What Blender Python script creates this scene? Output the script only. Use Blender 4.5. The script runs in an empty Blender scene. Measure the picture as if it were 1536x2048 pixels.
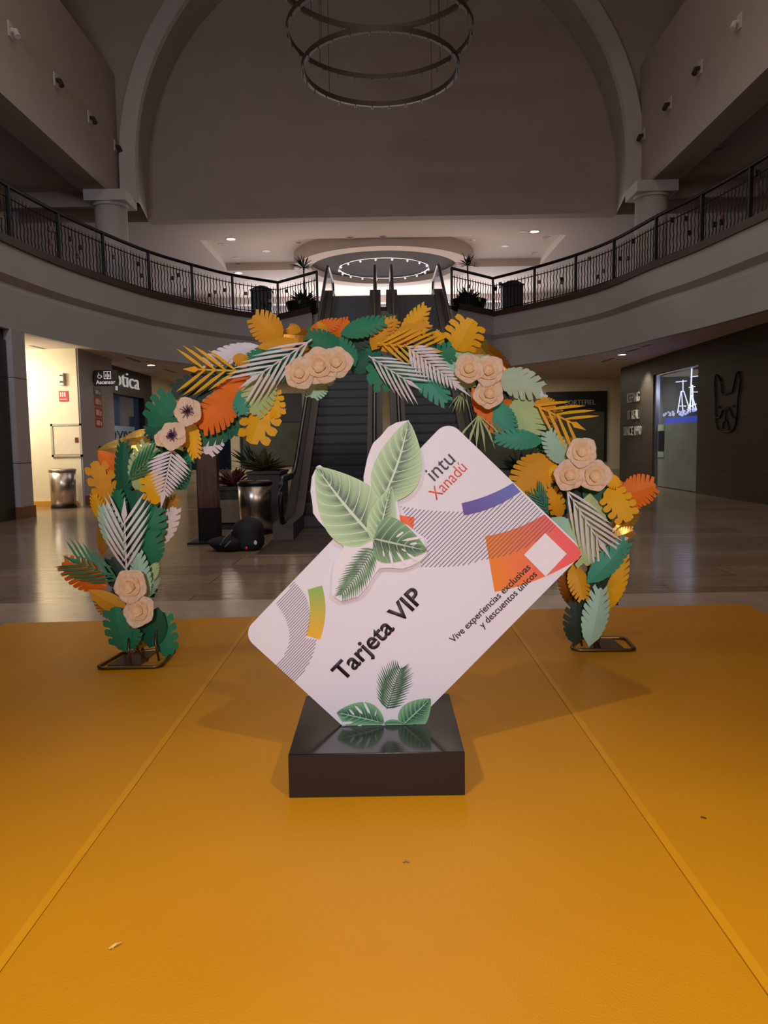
import bpy, bmesh, math, random
from mathutils import Vector, Matrix
random.seed(7)
PI = math.pi
scene = bpy.context.scene
COL = scene.collection

# ------------------------------------------------------------------ camera
FPX = 1540.0
PITCH = math.atan(138/FPX); ROLL = math.radians(0.9); EYE = Vector((0, 0, 1.41))
_F = Vector((0, math.cos(PITCH), -math.sin(PITCH))); _R0 = Vector((1, 0, 0)); _U0 = Vector((0, math.sin(PITCH), math.cos(PITCH)))
_U = math.cos(ROLL)*_U0 + math.sin(ROLL)*_R0; _R = math.cos(ROLL)*_R0 - math.sin(ROLL)*_U0
cam = bpy.data.cameras.new('camera'); co = bpy.data.objects.new('camera', cam); COL.objects.link(co)
cam.sensor_fit = 'VERTICAL'; cam.sensor_height = 24; cam.lens = FPX/2048*24; cam.clip_end = 200
m = Matrix((_R, _U, -_F)).transposed().to_4x4(); m.translation = EYE; co.matrix_world = m
scene.camera = co
# surveying helpers: where a sight line of the photograph meets a plane of the building
def ray(x, y): return _F + (x-768)/FPX*_R - (y-1024)/FPX*_U
def atZ(x, y, z): d = ray(x, y); return EYE + d*((z-EYE.z)/d.z)
def atY(x, y, v): d = ray(x, y); return EYE + d*(v/d.y)
def atX(x, y, v): d = ray(x, y); return EYE + d*(v/d.x)

# ------------------------------------------------------------------ exposure, world
vs = scene.view_settings
scene.display_settings.display_device = 'sRGB'
vs.view_transform = 'Standard'; vs.look = 'None'; vs.gamma = 1; vs.use_curve_mapping = False; vs.exposure = 0.55
w = bpy.data.worlds.new('world'); scene.world = w; w.use_nodes = True
w.node_tree.nodes['Background'].inputs[0].default_value = (0.9, 0.85, 0.8, 1)
w.node_tree.nodes['Background'].inputs[1].default_value = 0.002

# ------------------------------------------------------------------ lights
def lamp(kind, loc, energy, color=(1, .9, .78), target=None, size=.2, angle=100, blend=.6, sy=None):
    l = bpy.data.lights.new('lamp', kind); o = bpy.data.objects.new('lamp', l); COL.objects.link(o)
    l.energy = energy; l.color = color; o.location = loc
    if kind == 'AREA':
        l.shape = 'RECTANGLE'; l.size = size; l.size_y = sy or size
    else: l.shadow_soft_size = size
    if kind == 'SPOT': l.spot_size = math.radians(angle); l.spot_blend = blend
    t = Vector(target) if target else Vector(loc) - Vector((0, 0, 1))
    o.rotation_euler = (t-Vector(loc)).to_track_quat('-Z', 'Y').to_euler()
    return o
# spotlights high in the atrium, lighting the promotion stand, plus an added low fill
lamp('SPOT', (-4.2, -4.0, 8.3), 1550, (1, .95, .93), (0, .2, 0), .12, 46, 1)
lamp('SPOT', (4.2, -3.6, 8.3), 1150, (1, .95, .93), (0, .2, 0), .12, 46, 1)
lamp('SPOT', (0.3, -2.5, 8.3), 620, (1, .95, .92), (0, .1, 0), .3, 46, 1)
lamp('SPOT', (0.0, -5.5, 3.1), 1050, (1, .95, .97), (0, 5, 2.1), .3, 34, .7)  # added low frontal fill brightening the leaf arch, in place of unseen shop lights
# dim general light of the closed mall
lamp('AREA', (0, 9, 14.5), 260, (1, .86, .74), (0, 9, 0), 9, sy=16)
lamp('AREA', (-5.5, 4, 8.2), 200, (.74, .82, 1), (-7.6, 17, 4.5), 1.5)
lamp('AREA', (5.5, 4, 8.2), 30, (1, .86, .74), (7.6, 17, 4.5), 1.5)
lamp('AREA', (0, 4, 7.0), 90, (1, .8, .64), (0, 26, 12), 3)
# upper gallery
lamp('AREA', (0, 38, 6.4), 480, (1, .95, .97), (0, 36, 9), 14, sy=5)
lamp('AREA', (0, 30, 5.9), 110, (1, .8, .68), (0, 30, 9), 12, sy=5)
# corridor on the left
lamp('AREA', (-9.6, 17.3, 3.2), 70, (1, .92, .74), (-8.6, 18.7, 2.4), .7)
lamp('AREA', (-8.6, 17.4, 3.6), 26, (1, .92, .76), (-8.4, 17.4, 0), .8)
# ground floor hall behind the escalators
lamp('AREA', (-4.5, 27.5, 3.7), 48, (1, .86, .66), (-4.5, 27.5, 0), 3, sy=3)
lamp('AREA', (5.5, 27.5, 3.7), 46, (1, .86, .66), (5.5, 27.5, 0), 3, sy=3)
lamp('AREA', (0, 20, 8.7), 45, (1, .88, .8), (0, 15, 0), 4, sy=3)  # added fill above the escalators, standing in for light spilling from the gallery
# shop window on the right
lamp('POINT', (8.9, 20.6, 2.9), 22, (.75, .82, 1), None, .1)
lamp('SPOT', (7.3, 23.3, 3.7), 170, (1, .95, .8), (8.0, 23.5, 2.5), .06, 75, .7)

# ------------------------------------------------------------------ materials
def s2l(c):
    return tuple((v/12.92 if v <= .04045 else ((v+.055)/1.055)**2.4) for v in [x/255 for x in c])
MATS = {}
def mat(name, rgb, rough=.5, metal=0, noise=0, nscale=8, bump=0, bscale=60, emit=None, estr=0, alpha=None, coat=0, spec=.5, trans=0, stretch=None):
    if name in MATS: return MATS[name]
    m = bpy.data.materials.new(name); m.use_nodes = True; nt = m.node_tree; b = nt.nodes['Principled BSDF']
    c = (*s2l(rgb), 1)
    b.inputs['Base Color'].default_value = c; b.inputs['Roughness'].default_value = rough; b.inputs['Metallic'].default_value = metal
    b.inputs['Coat Weight'].default_value = coat; b.inputs['Specular IOR Level'].default_value = spec
    b.inputs['Transmission Weight'].default_value = trans
    tc = nt.nodes.new('ShaderNodeTexCoord'); src = tc.outputs['Object']
    if stretch:
        mp = nt.nodes.new('ShaderNodeMapping'); mp.inputs['Scale'].default_value = stretch
        nt.links.new(src, mp.inputs['Vector']); src = mp.outputs['Vector']
    nz = nt.nodes.new('ShaderNodeTexNoise'); nz.inputs['Scale'].default_value = nscale; nt.links.new(src, nz.inputs['Vector'])
    nz.inputs['Detail'].default_value = 4
    amt = noise if noise else .04
    mr = nt.nodes.new('ShaderNodeMapRange'); mr.inputs['To Min'].default_value = 1-amt; mr.inputs['To Max'].default_value = 1+amt
    mr.inputs['From Min'].default_value = .3; mr.inputs['From Max'].default_value = .7
    nt.links.new(nz.outputs['Fac'], mr.inputs['Value'])
    hs = nt.nodes.new('ShaderNodeHueSaturation'); hs.inputs['Color'].default_value = c
    nt.links.new(mr.outputs[0], hs.inputs['Value']); nt.links.new(hs.outputs[0], b.inputs['Base Color'])
    if bump:
        n2 = nt.nodes.new('ShaderNodeTexNoise'); n2.inputs['Scale'].default_value = bscale; nt.links.new(src, n2.inputs['Vector'])
        bp = nt.nodes.new('ShaderNodeBump'); bp.inputs['Strength'].default_value = bump; bp.inputs['Distance'].default_value = .01
        nt.links.new(n2.outputs['Fac'], bp.inputs['Height']); nt.links.new(bp.outputs[0], b.inputs['Normal'])
    if emit: b.inputs['Emission Color'].default_value = (*s2l(emit), 1); b.inputs['Emission Strength'].default_value = estr
    if alpha is not None: b.inputs['Alpha'].default_value = alpha
    MATS[name] = m; return m
def nodes_of(m): return m.node_tree, m.node_tree.nodes['Principled BSDF']

PLASTER = mat('plaster', (176, 160, 148), .9, noise=.03, nscale=1.5)
PLASTER_L = mat('plaster_light', (196, 188, 182), .85, noise=.03, nscale=1.5)
CREAM = mat('cream_wall', (226, 212, 180), .8, noise=.02)
CEILW = mat('ceiling_white', (205, 190, 180), .9, noise=.02)
FASCIA = mat('fascia_paint', (168, 162, 160), .8, noise=.03, nscale=1)
BROWNTRIM = mat('brown_trim', (62, 44, 36), .5)
STONE_P = mat('pillar_stone', (172, 164, 166), .5, noise=.05, nscale=4)
BASEWOOD = mat('base_brown', (120, 80, 52), .45, noise=.1)
BASEYEL = mat('base_yellow', (205, 150, 50), .45)
BLACKM = mat('black_metal', (22, 20, 20), .4, 0)
IRON = mat('iron', (20, 17, 16), .5, .3)
DARK = mat('dark_paint', (26, 24, 23), .45)
DARKBR = mat('dark_brown', (58, 46, 40), .5)
STEEL = mat('brushed_steel', (190, 180, 172), .28, 1, noise=.2, nscale=3, bump=.05, bscale=8, stretch=(30, 30, .4))
CHROME = mat('chrome', (220, 220, 220), .12, 1)
WHITEP = mat('white_letter', (235, 232, 228), .5, emit=(235, 232, 228), estr=.25)
GREYLET = mat('grey_letter', (190, 185, 175), .4, .3)
RED = mat('red_sign', (200, 40, 36), .5)
WOODD = mat('dark_wood', (78, 48, 36), .4, noise=.35, nscale=6, stretch=(4, 4, .8))
LAMPM = mat('lamp_glow', (255, 245, 230), .5, emit=(255, 238, 215), estr=9)
RIMM = mat('lamp_rim', (215, 205, 198), .5)
GLOWW = mat('shop_glow', (255, 255, 255), .5, emit=(240, 238, 255), estr=2.0)
PLANTD = mat('dark_plant', (34, 44, 30), .6)
PLANTR = mat('red_plant', (92, 46, 32), .6)
ESTEP = mat('escalator_step', (46, 46, 54), .5, .1)
EGAP = mat('escalator_gap', (20, 20, 24), .6)
EPANEL = mat('escalator_panel', (62, 52, 48), .5, .1)
ERUB = mat('handrail_rubber', (14, 13, 13), .35)
GLASS_D = mat('dark_glass', (24, 32, 44), .05, 0, spec=.6)
BRONZE = mat('bronze_ring', (60, 42, 32), .5, .2)
TAPE = mat('yellow_tape', (222, 150, 6), .42)

# polished floor
def floor_mat():
    m = mat('polished_floor', (150, 130, 112), .16); nt, b = nodes_of(m)
    tc = nt.nodes.new('ShaderNodeTexCoord')
    br = nt.nodes.new('ShaderNodeTexBrick'); br.inputs['Scale'].default_value = 1
    br.inputs['Brick Width'].default_value = 1.8; br.inputs['Row Height'].default_value = .6; br.inputs['Mortar Size'].default_value = .006
    br.inputs['Color1'].default_value = (*s2l((176, 148, 122)), 1); br.inputs['Color2'].default_value = (*s2l((150, 122, 100)), 1)
    br.inputs['Mortar'].default_value = (*s2l((84, 70, 60)), 1)
    nt.links.new(tc.outputs['Object'], br.inputs['Vector'])
    nz = nt.nodes.new('ShaderNodeTexNoise'); nz.inputs['Scale'].default_value = 1.3; nz.inputs['Detail'].default_value = 6
    nt.links.new(tc.outputs['Object'], nz.inputs['Vector'])
    mx = nt.nodes.new('ShaderNodeMix'); mx.data_type = 'RGBA'; mx.blend_type = 'MULTIPLY'; mx.inputs[0].default_value = .5
    nt.links.new(br.outputs['Color'], mx.inputs[6]); nt.links.new(nz.outputs['Fac'], mx.inputs[7])
    nt.links.new(mx.outputs[2], b.inputs['Base Color'])
    mp = nt.nodes.new('ShaderNodeMapping'); mp.inputs['Scale'].default_value = (.5, 3.5, 1); nt.links.new(tc.outputs['Object'], mp.inputs['Vector'])
    n2 = nt.nodes.new('ShaderNodeTexNoise'); n2.inputs['Scale'].default_value = 2.2; n2.inputs['Detail'].default_value = 3; nt.links.new(mp.outputs[0], n2.inputs['Vector'])
    bp = nt.nodes.new('ShaderNodeBump'); bp.inputs['Strength'].default_value = .12; bp.inputs['Distance'].default_value = .03
    nt.links.new(n2.outputs['Fac'], bp.inputs['Height']); nt.links.new(bp.outputs[0], b.inputs['Normal'])
    return m
FLOOR = floor_mat()
def mat_mat():
    m = mat('yellow_vinyl', (220, 138, 12), .42, spec=.4); nt, b = nodes_of(m)
    tc = nt.nodes.new('ShaderNodeTexCoord')
    nz = nt.nodes.new('ShaderNodeTexNoise'); nz.inputs['Scale'].default_value = 1.1; nz.inputs['Detail'].default_value = 5
    nt.links.new(tc.outputs['Object'], nz.inputs['Vector'])
    cr = nt.nodes.new('ShaderNodeValToRGB'); e = cr.color_ramp.elements
    e[0].position = .3; e[0].color = (*s2l((204, 134, 0)), 1); e[1].position = .7; e[1].color = (*s2l((214, 142, 4)), 1)
    nt.links.new(nz.outputs['Fac'], cr.inputs[0]); nt.links.new(cr.outputs[0], b.inputs['Base Color'])
    n2 = nt.nodes.new('ShaderNodeTexNoise'); n2.inputs['Scale'].default_value = 130; n2.inputs['Detail'].default_value = 2; nt.links.new(tc.outputs['Object'], n2.inputs['Vector'])
    bp = nt.nodes.new('ShaderNodeBump'); bp.inputs['Strength'].default_value = .3; bp.inputs['Distance'].default_value = .004
    nt.links.new(n2.outputs['Fac'], bp.inputs['Height']); nt.links.new(bp.outputs[0], b.inputs['Normal'])
    return m
YMAT = mat_mat()
def block_mat(name, c1, c2, cm, bw, rh, axes, rough=.5):
    m = mat(name, c1, rough); nt, b = nodes_of(m)
    tc = nt.nodes.new('ShaderNodeTexCoord'); sp = nt.nodes.new('ShaderNodeSeparateXYZ'); cb = nt.nodes.new('ShaderNodeCombineXYZ')
    nt.links.new(tc.outputs['Object'], sp.inputs[0]); nt.links.new(sp.outputs[axes[0]], cb.inputs[0]); nt.links.new(sp.outputs[axes[1]], cb.inputs[1])
    br = nt.nodes.new('ShaderNodeTexBrick'); br.inputs['Scale'].default_value = 1; br.inputs['Brick Width'].default_value = bw
    br.inputs['Row Height'].default_value = rh; br.inputs['Mortar Size'].default_value = .008
    for k, c in (('Color1', c1), ('Color2', c2), ('Mortar', cm)): br.inputs[k].default_value = (*s2l(c), 1)
    nt.links.new(cb.outputs[0], br.inputs['Vector'])
    nz = nt.nodes.new('ShaderNodeTexNoise'); nz.inputs['Scale'].default_value = 5; nz.inputs['Detail'].default_value = 6; nt.links.new(tc.outputs['Object'], nz.inputs['Vector'])
    mr = nt.nodes.new('ShaderNodeMapRange'); mr.inputs['To Min'].default_value = .85; mr.inputs['To Max'].default_value = 1.1; nt.links.new(nz.outputs['Fac'], mr.inputs[0])
    hs = nt.nodes.new('ShaderNodeHueSaturation'); nt.links.new(br.outputs['Color'], hs.inputs['Color']); nt.links.new(mr.outputs[0], hs.inputs['Value'])
    nt.links.new(hs.outputs[0], b.inputs['Base Color']); return m
STONEW = block_mat('stone_wall', (66, 57, 49), (60, 52, 45), (36, 31, 28), 1.4, .62, (1, 2))
SHUTTER = block_mat('shutter', (30, 32, 34), (27, 29, 31), (12, 12, 12), 40, .09, (1, 2), .4)

# ------------------------------------------------------------------ mesh helpers
def link(name, bm, m, parent=None, smooth=False, loc=None):
    me = bpy.data.meshes.new(name); bmesh.ops.recalc_face_normals(bm, faces=bm.faces[:]) ; bm.to_mesh(me); bm.free()
    if isinstance(m, (list, tuple)):
        for q in m: me.materials.append(q)
    elif m: me.materials.append(m)
    o = bpy.data.objects.new(name, me); COL.objects.link(o)
    if smooth: me.polygons.foreach_set('use_smooth', [True]*len(me.polygons))
    if parent: o.parent = parent; o.matrix_parent_inverse = Matrix.Translation(-parent.location)
    return o
def empty(name, loc, label, cat, group=None):
    o = bpy.data.objects.new(name, None); COL.objects.link(o); o.location = loc; o.empty_display_size = .1
    o['label'] = label; o['category'] = cat
    if group: o['group'] = group
    return o
def tag(o, label, cat, group=None, kind=None):
    o['label'] = label; o['category'] = cat
    if group: o['group'] = group
    if kind: o['kind'] = kind
    return o
def struct(o): o['kind'] = 'structure'; return o
def box(bm, x0, x1, y0, y1, z0, z1):
    v = [bm.verts.new((x, y, z)) for x in (x0, x1) for y in (y0, y1) for z in (z0, z1)]
    for f in ((0, 1, 3, 2), (4, 6, 7, 5), (0, 4, 5, 1), (2, 3, 7, 6), (0, 2, 6, 4), (1, 5, 7, 3)): bm.faces.new([v[i] for i in f])
def B(*a):
    bm = bmesh.new(); box(bm, *a); return bm
def bbox(x0, x1, y0, y1, z0, z1, bev):
    bm = B(x0, x1, y0, y1, z0, z1); bmesh.ops.bevel(bm, geom=bm.edges[:], offset=bev, segments=2, affect='EDGES'); return bm
def tube(bm, pts, r, n=8, closed=False, cap=True):
    pts = [Vector(p) for p in pts]; rings = []
    N = len(pts)
    for i, p in enumerate(pts):
        if closed: t = pts[(i+1) % N]-pts[i-1]
        else: t = pts[min(i+1, N-1)]-pts[max(i-1, 0)]
        t = t.normalized() if t.length > 1e-9 else Vector((0, 0, 1))
        up = Vector((0, 0, 1)) if abs(t.z) < .92 else Vector((0, 1, 0))
        a = t.cross(up).normalized(); b = t.cross(a).normalized()
        rr = r[i] if isinstance(r, (list, tuple)) else r
        rings.append([bm.verts.new(p+rr*(math.cos(2*PI*k/n)*a+math.sin(2*PI*k/n)*b)) for k in range(n)])
    for i in range(N if closed else N-1):
        A, Bq = rings[i], rings[(i+1) % N]
        for k in range(n): bm.faces.new((A[k], A[(k+1) % n], Bq[(k+1) % n], Bq[k]))
    if cap and not closed: bm.faces.new(rings[0]); bm.faces.new(rings[-1][::-1])
def cyl(bm, c, r, z0, z1, n=32, sx=1, sy=1, r2=None):
    r2 = r if r2 is None else r2
    a = [bm.verts.new((c[0]+r*sx*math.cos(2*PI*k/n), c[1]+r*sy*math.sin(2*PI*k/n), z0)) for k in range(n)]
    b = [bm.verts.new((c[0]+r2*sx*math.cos(2*PI*k/n), c[1]+r2*sy*math.sin(2*PI*k/n), z1)) for k in range(n)]
    for k in range(n): bm.faces.new((a[k], a[(k+1) % n], b[(k+1) % n], b[k]))
    bm.faces.new(a[::-1]); bm.faces.new(b)
def lathe(bm, c, prof, n=32):
    rings = [[bm.verts.new((c[0]+r*math.cos(2*PI*k/n), c[1]+r*math.sin(2*PI*k/n), c[2]+z)) for k in range(n)] for r, z in prof]
    for A, Bq in zip(rings, rings[1:]):
        for k in range(n): bm.faces.new((A[k], A[(k+1) % n], Bq[(k+1) % n], Bq[k]))
    if prof[0][0] > 1e-5: bm.faces.new(rings[0][::-1])
    if prof[-1][0] > 1e-5: bm.faces.new(rings[-1])
def prism(bm, pts, d):
    """flat polygon of 3-D points, thickened by the vector d"""
    d = Vector(d); a = [bm.verts.new(p) for p in pts]; b = [bm.verts.new(Vector(p)+d) for p in pts]; n = len(a)
    bm.faces.new(a); bm.faces.new(b[::-1])
    for i in range(n): bm.faces.new((a[i], b[i], b[(i+1) % n], a[(i+1) % n]))
    bm.normal_update()
def ribbon(bm, path, prof):
    """sweep a profile of (outward offset, z) along an open plan path; outward = left of direction"""
    rows = []
    for i, p in enumerate(path):
        a = Vector(path[max(i-1, 0)]); b = Vector(path[min(i+1, len(path)-1)]); t = (b-a).normalized(); nrm = Vector((-t.y, t.x))
        rows.append([bm.verts.new((p[0]+nrm.x*o, p[1]+nrm.y*o, z)) for o, z in prof])
    for r0, r1 in zip(rows, rows[1:]):
        for k in range(len(prof)-1): bm.faces.new((r0[k], r0[k+1], r1[k+1], r1[k]))
def catmull(pts, n=6):
    out = []; P = [Vector(p) for p in pts]
    for i in range(len(P)-1):
        p0 = P[max(i-1, 0)]; p1 = P[i]; p2 = P[i+1]; p3 = P[min(i+2, len(P)-1)]
        for k in range(n):
            t = k/n; out.append(.5*((2*p1)+(-p0+p2)*t+(2*p0-5*p1+4*p2-p3)*t*t+(-p0+3*p1-3*p2+p3)*t**3))
    out.append(P[-1]); return out
def text_obj(name, body, m, origin, xdir, updir, height=None, width=None, depth=.006, bold=0, parent=None, shear=0):
    """lettering standing on a surface: origin = start of the base line, xdir/updir = directions on the surface"""
    cu = bpy.data.curves.new(name, 'FONT'); cu.body = body; cu.size = 1; cu.offset = bold; cu.resolution_u = 3
    to = bpy.data.objects.new(name, cu); COL.objects.link(to); bpy.context.view_layer.update()
    me = bpy.data.meshes.new_from_object(to); COL.objects.unlink(to); bpy.data.objects.remove(to)
    bm = bmesh.new(); bm.from_mesh(me); bpy.data.meshes.remove(me)
    xs = [v.co.x for v in bm.verts]; x0, x1 = min(xs), max(xs)
    X = Vector(xdir).normalized(); U = Vector(updir).normalized(); N = X.cross(U).normalized()
    sx = width/(x1-x0) if width else height/.73
    sy = height/.73 if height else sx
    r = bmesh.ops.extrude_face_region(bm, geom=bm.faces[:]); top = {v for v in r['geom'] if isinstance(v, bmesh.types.BMVert)}
    for v in bm.verts:
        v.co = Vector(origin)+X*((v.co.x-x0)*sx+shear*v.co.y*sy)+U*(v.co.y*sy)+N*(depth if v in top else 0)
    return link(name, bm, m, parent)

# ================================================================== SETTING
H2 = 5.5; HC = 3.78
struct(link('floor', B(-16, 16, -12, 48, -.3, 0), FLOOR))
struct(link('floor_border', B(-16, 16, -12, 6.95, .0001, .0007), mat('border_stone', (186, 160, 138), .2, noise=.12, nscale=3)))
voidL = [(-7.65, -12), (-7.65, 4), (-7.6, 11), (-7.52, 14), (-7.43, 15.7), (-7.2, 17.5), (-6.82, 19.2), (-6.27, 21.1), (-5.5, 22.75), (-4.6, 24.2), (-3.3, 25.4)]
voidR = [(7.65, -12), (7.65, 4), (7.55, 11), (7.4, 13.6), (7.2, 15.3), (6.97, 16.9), (6.58, 18.6), (6.2, 20.7), (5.6, 22.3), (4.72, 23.8), (3.6, 25.3)]
EL = (-1.9, 23.8); ER = (2.12, 23.6)
pL = [tuple(v) for v in catmull([(a, b) for a, b in voidL])]; pR = [tuple(v) for v in catmull([(a, b) for a, b in voidR])]
outline = pL + [EL, ER] + pR[::-1] + [(16, -12), (16, 48), (-16, 48), (-16, -12)]
def slab(z0, z1):
    bm = bmesh.new(); prism(bm, [(x, y, z0) for x, y in outline], (0, 0, z1-z0)); bmesh.ops.triangulate(bm, faces=[f for f in bm.faces if len(f.verts) > 4]); return bm
struct(link('ceiling_lower', slab(HC, H2-.12), CEILW)); struct(link('floor_upper', slab(H2-.12, H2), BROWNTRIM))
# stepped fascia of the void: cove at mid height, brown nosing at the top
prof = [(.0, HC-.02), (.14, HC-.02), (.14, 4.55), (.10, 4.66), (.24, 4.78), (.24, 5.36), (.0, 5.36)]
prof2 = [(0, 5.36), (.29, 5.36), (.29, 5.52), (0, 5.52)]
for nm, pr_, mm in (('trim_1', prof, FASCIA), ('trim_2', prof2, BROWNTRIM)):
    bm = bmesh.new(); ribbon(bm, pL, [(-o, z) for o, z in pr_]); ribbon(bm, pR, [(o, z) for o, z in pr_])
    vl = pL[-1]; vr = pR[-1]
    ribbon(bm, [vl, EL], [(-o, z) for o, z in pr_]); ribbon(bm, [vr, ER], [(o, z) for o, z in pr_])
    struct(link(nm, bm, mm))
# long beams of the atrium and the roof
for s, nm in ((-1, 'left'), (1, 'right')):
    bm = B(min(s*7.9, s*8.7), max(s*7.9, s*8.7), -12, 24.2, 8.85, 12.55); struct(link('trim_beam_'+nm, bm, PLASTER))
    struct(link('wall_clerestory_'+nm, B(min(s*11.2, s*11.4), max(s*11.2, s*11.4), -12, 24.3, 12.3, 17.7), PLASTER))
    struct(link('ceiling_ledge_'+nm, B(min(s*8.7, s*16), max(s*8.7, s*16), -12, 26, 9.2, 9.5), CEILW))
struct(link('ceiling', B(-12, 12, -12, 27, 17.7, 18), PLASTER))
struct(link('wall_rear', B(-16, 16, -12.3, -12, 0, 18), PLASTER))
for s, nm in ((-1, 'left'), (1, 'right')):
    struct(link('wall_gallery_'+nm, B(min(s*15.7, s*16), max(s*15.7, s*16), -12, 48, H2, 9.6), PLASTER))
# lunette arch
CX, CZ = .1, 9.8
def arc(r, y, n=48, zlow=8.75):
    pts = [(CX-r, y, zlow)] + [(CX-r*math.cos(PI*k/n), y, CZ+r*math.sin(PI*k/n)) for k in range(n+1)] + [(CX+r, y, zlow)]
    return pts
bm = bmesh.new()
rows = [arc(r, y) for r, y in ((8.0, 24.35), (7.9, 24.0), (7.4, 23.95), (7.36, 24.1), (7.5, 25.0), (7.66, 26.02))]
vr_ = [[bm.verts.new(p) for p in row] for row in rows]
for a, b in zip(vr_, vr_[1:]):
    for k in range(len(a)-1): bm.faces.new((a[k], a[k+1], b[k+1], b[k]))
struct(link('trim_arch', bm, PLASTER_L, smooth=False))
bm = bmesh.new()   # wall around the arch
inn = arc(7.9, 24.3)
outp = []
for x, y, z in inn:
    d = Vector((x-CX, 0, z-CZ)); 
    if z <= CZ: outp.append((CX+math.copysign(11.5, x-CX), y, z)); continue
    t = min(11.5/max(abs(d.x), 1e-6), 7.95/max(abs(d.z), 1e-6)); outp.append((CX+d.x*t, y, CZ+d.z*t))
vi = [bm.verts.new(p) for p in inn]; vo = [bm.verts.new(p) for p in outp]
for k in range(len(vi)-1): bm.faces.new((vi[k], vi[k+1], vo[k+1], vo[k]))
struct(link('wall_arch', bm, PLASTER))
bm = bmesh.new(); prism(bm, arc(7.7, 26.0, zlow=9.05), (0, .2, 0)); struct(link('wall_back', bm, PLASTER))
struct(link('trim_lunette_beam', B(-7.55, 7.75, 25.8, 26.3, 8.74, 9.08), PLASTER))
# upper gallery ceiling with tray and round drop ring
bm = bmesh.new()
for a in ((-16, 16, 26.2, 28.6), (-16, -6.5, 28.6, 33.5), (6.75, 16, 28.6, 33.5), (-16, 16, 33.5, 48)): box(bm, *a, 8.8, 9.3)
box(bm, -6.5, 6.75, 28.6, 33.5, 9.06, 9.3)
struct(link('ceiling_upper', bm, CEILW))
bm = bmesh.new(); RC = (.15, 32.3); n = 72
for r0, r1, z0, z1 in ((3.65, 2.98, 8.52, 9.2),):
    ring = [[bm.verts.new((RC[0]+r*math.cos(2*PI*k/n), RC[1]+r*math.sin(2*PI*k/n), z)) for k in range(n)] for r, z in ((r0, z1), (r0, z0), (r1, z0), (r1, z1))]
    for a, b in zip(ring, ring[1:]):
        for k in range(n): bm.faces.new((a[k], a[(k+1) % n], b[(k+1) % n], b[k]))
struct(link('trim_ceiling_ring', bm, CEILW))
bm = bmesh.new(); cyl(bm, RC, 2.97, 8.76, 8.79, 72); struct(link('trim_ceiling_disc', bm, mat('ring_dark', (62, 50, 40), .9)))
struct(link('wall_gallery_back', B(-16, 16, 46, 46.3, H2, 9), PLASTER_L))
struct(link('trim_bulkhead', B(-16, 16, 39.5, 40, 8.45, 8.82), CEILW))
for k in range(6):
    x0 = -14.5+k*4.9
    tag(link('shop_window', B(x0, x0+4.4, 45.8, 46, 5.6, 8.35), GLOWW), 'lit white shopfront at the back of the upper floor, seen behind the balustrade', 'shop window', 'lit shopfronts at the far end of the upper floor')
# ---- ground floor walls
struct(link('wall_left', B(-8.2, -7.44, -12, 15.42, 0, HC), DARK))
tag(link('roller_shutter', B(-7.435, -7.385, 6.5, 15.38, 0.003, 3.55), SHUTTER), 'dark closed roller shutter at the left edge beside the pale stone pillar', 'shutter')
def pillar(x0, x1, y0, y1, idx):
    struct(link('wall_pillar_%d' % idx, B(x0, x1, y0, y1, .0, HC), STONE_P))
    bm = bmesh.new()
    for z in (1.12, 2.82): box(bm, x0-.003, x1+.003, y0-.003, y1+.003, z-.006, z+.006)
    struct(link('trim_joint_%d' % idx, bm, DARKBR))
    struct(link('baseboard_pillar_%d' % idx, B(x0-.03, x1+.03, y0-.03, y1+.03, 0, .24), BASEWOOD))
pillar(-8.2, -7.28, 15.42, 15.98, 1)
struct(link('wall_corridor', B(-14, -7.95, 18.7, 19, 0, HC), CREAM))
struct(link('wall_corridor_end', B(-14.2, -14, 15, 19, 0, HC), CREAM))
struct(link('wall_corridor_near', B(-14, -8.2, 15.42, 15.98, 0, HC), CREAM))
struct(link('baseboard_left', B(-14, -7.45, 18.66, 18.7, 0, .13), BASEYEL))
struct(link('wall_block', B(-7.95, -7.32, 18.7, 21.05, 0, HC), CREAM))
struct(link('wall_block_face', B(-7.32, -7.28, 18.72, 21.05, 0, HC), STONE_P))
struct(link('baseboard_block', B(-7.28, -7.25, 18.72, 21.05, 0, .24), BASEWOOD))
struct(link('wall_left_far', B(-8.6, -7.8, 26.35, 30.5, 0, HC), CREAM))
struct(link('wall_far', B(-16, 16, 30.5, 30.8, 0, HC), CREAM))
struct(link('baseboard_far', B(-16, 16, 30.47, 30.5, 0, .25), mat('stone_base', (190, 176, 156), .5)))
# right stone wall with a shop window opening
bm = bmesh.new()
for a in ((-12, 19.7, 0, HC), (22.95, 26.1, 0, HC), (19.7, 22.95, 3.28, HC)): box(bm, 8, 8.3, a[0], a[1], a[2], a[3])
struct(link('wall_right', bm, STONEW))
struct(link('wall_right_return', B(8.3, 16, 25.9, 26.1, 0, HC), CREAM))

# ---- columns of the upper gallery
for (x, y, lb) in ((-7.95, 23.55, 'left'), (8.05, 23.5, 'right')):
    e = empty('column', (x, y, H2), 'pale round column with square capital on the %s side of the upper gallery' % lb, 'column')
    bm = bmesh.new(); cyl(bm, (x, y), .46, H2, 8.5, 48); o = link('shaft', bm, PLASTER_L, e); 
    for f in o.data.polygons: f.use_smooth = len(f.vertices) == 4
    bm = bmesh.new(); cyl(bm, (x, y), .5, 8.46, 8.54, 48); box(bm, x-.6, x+.6, y-.55, y+.55, 8.54, 8.85); link('capital', bm, PLASTER_L, e)

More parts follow.
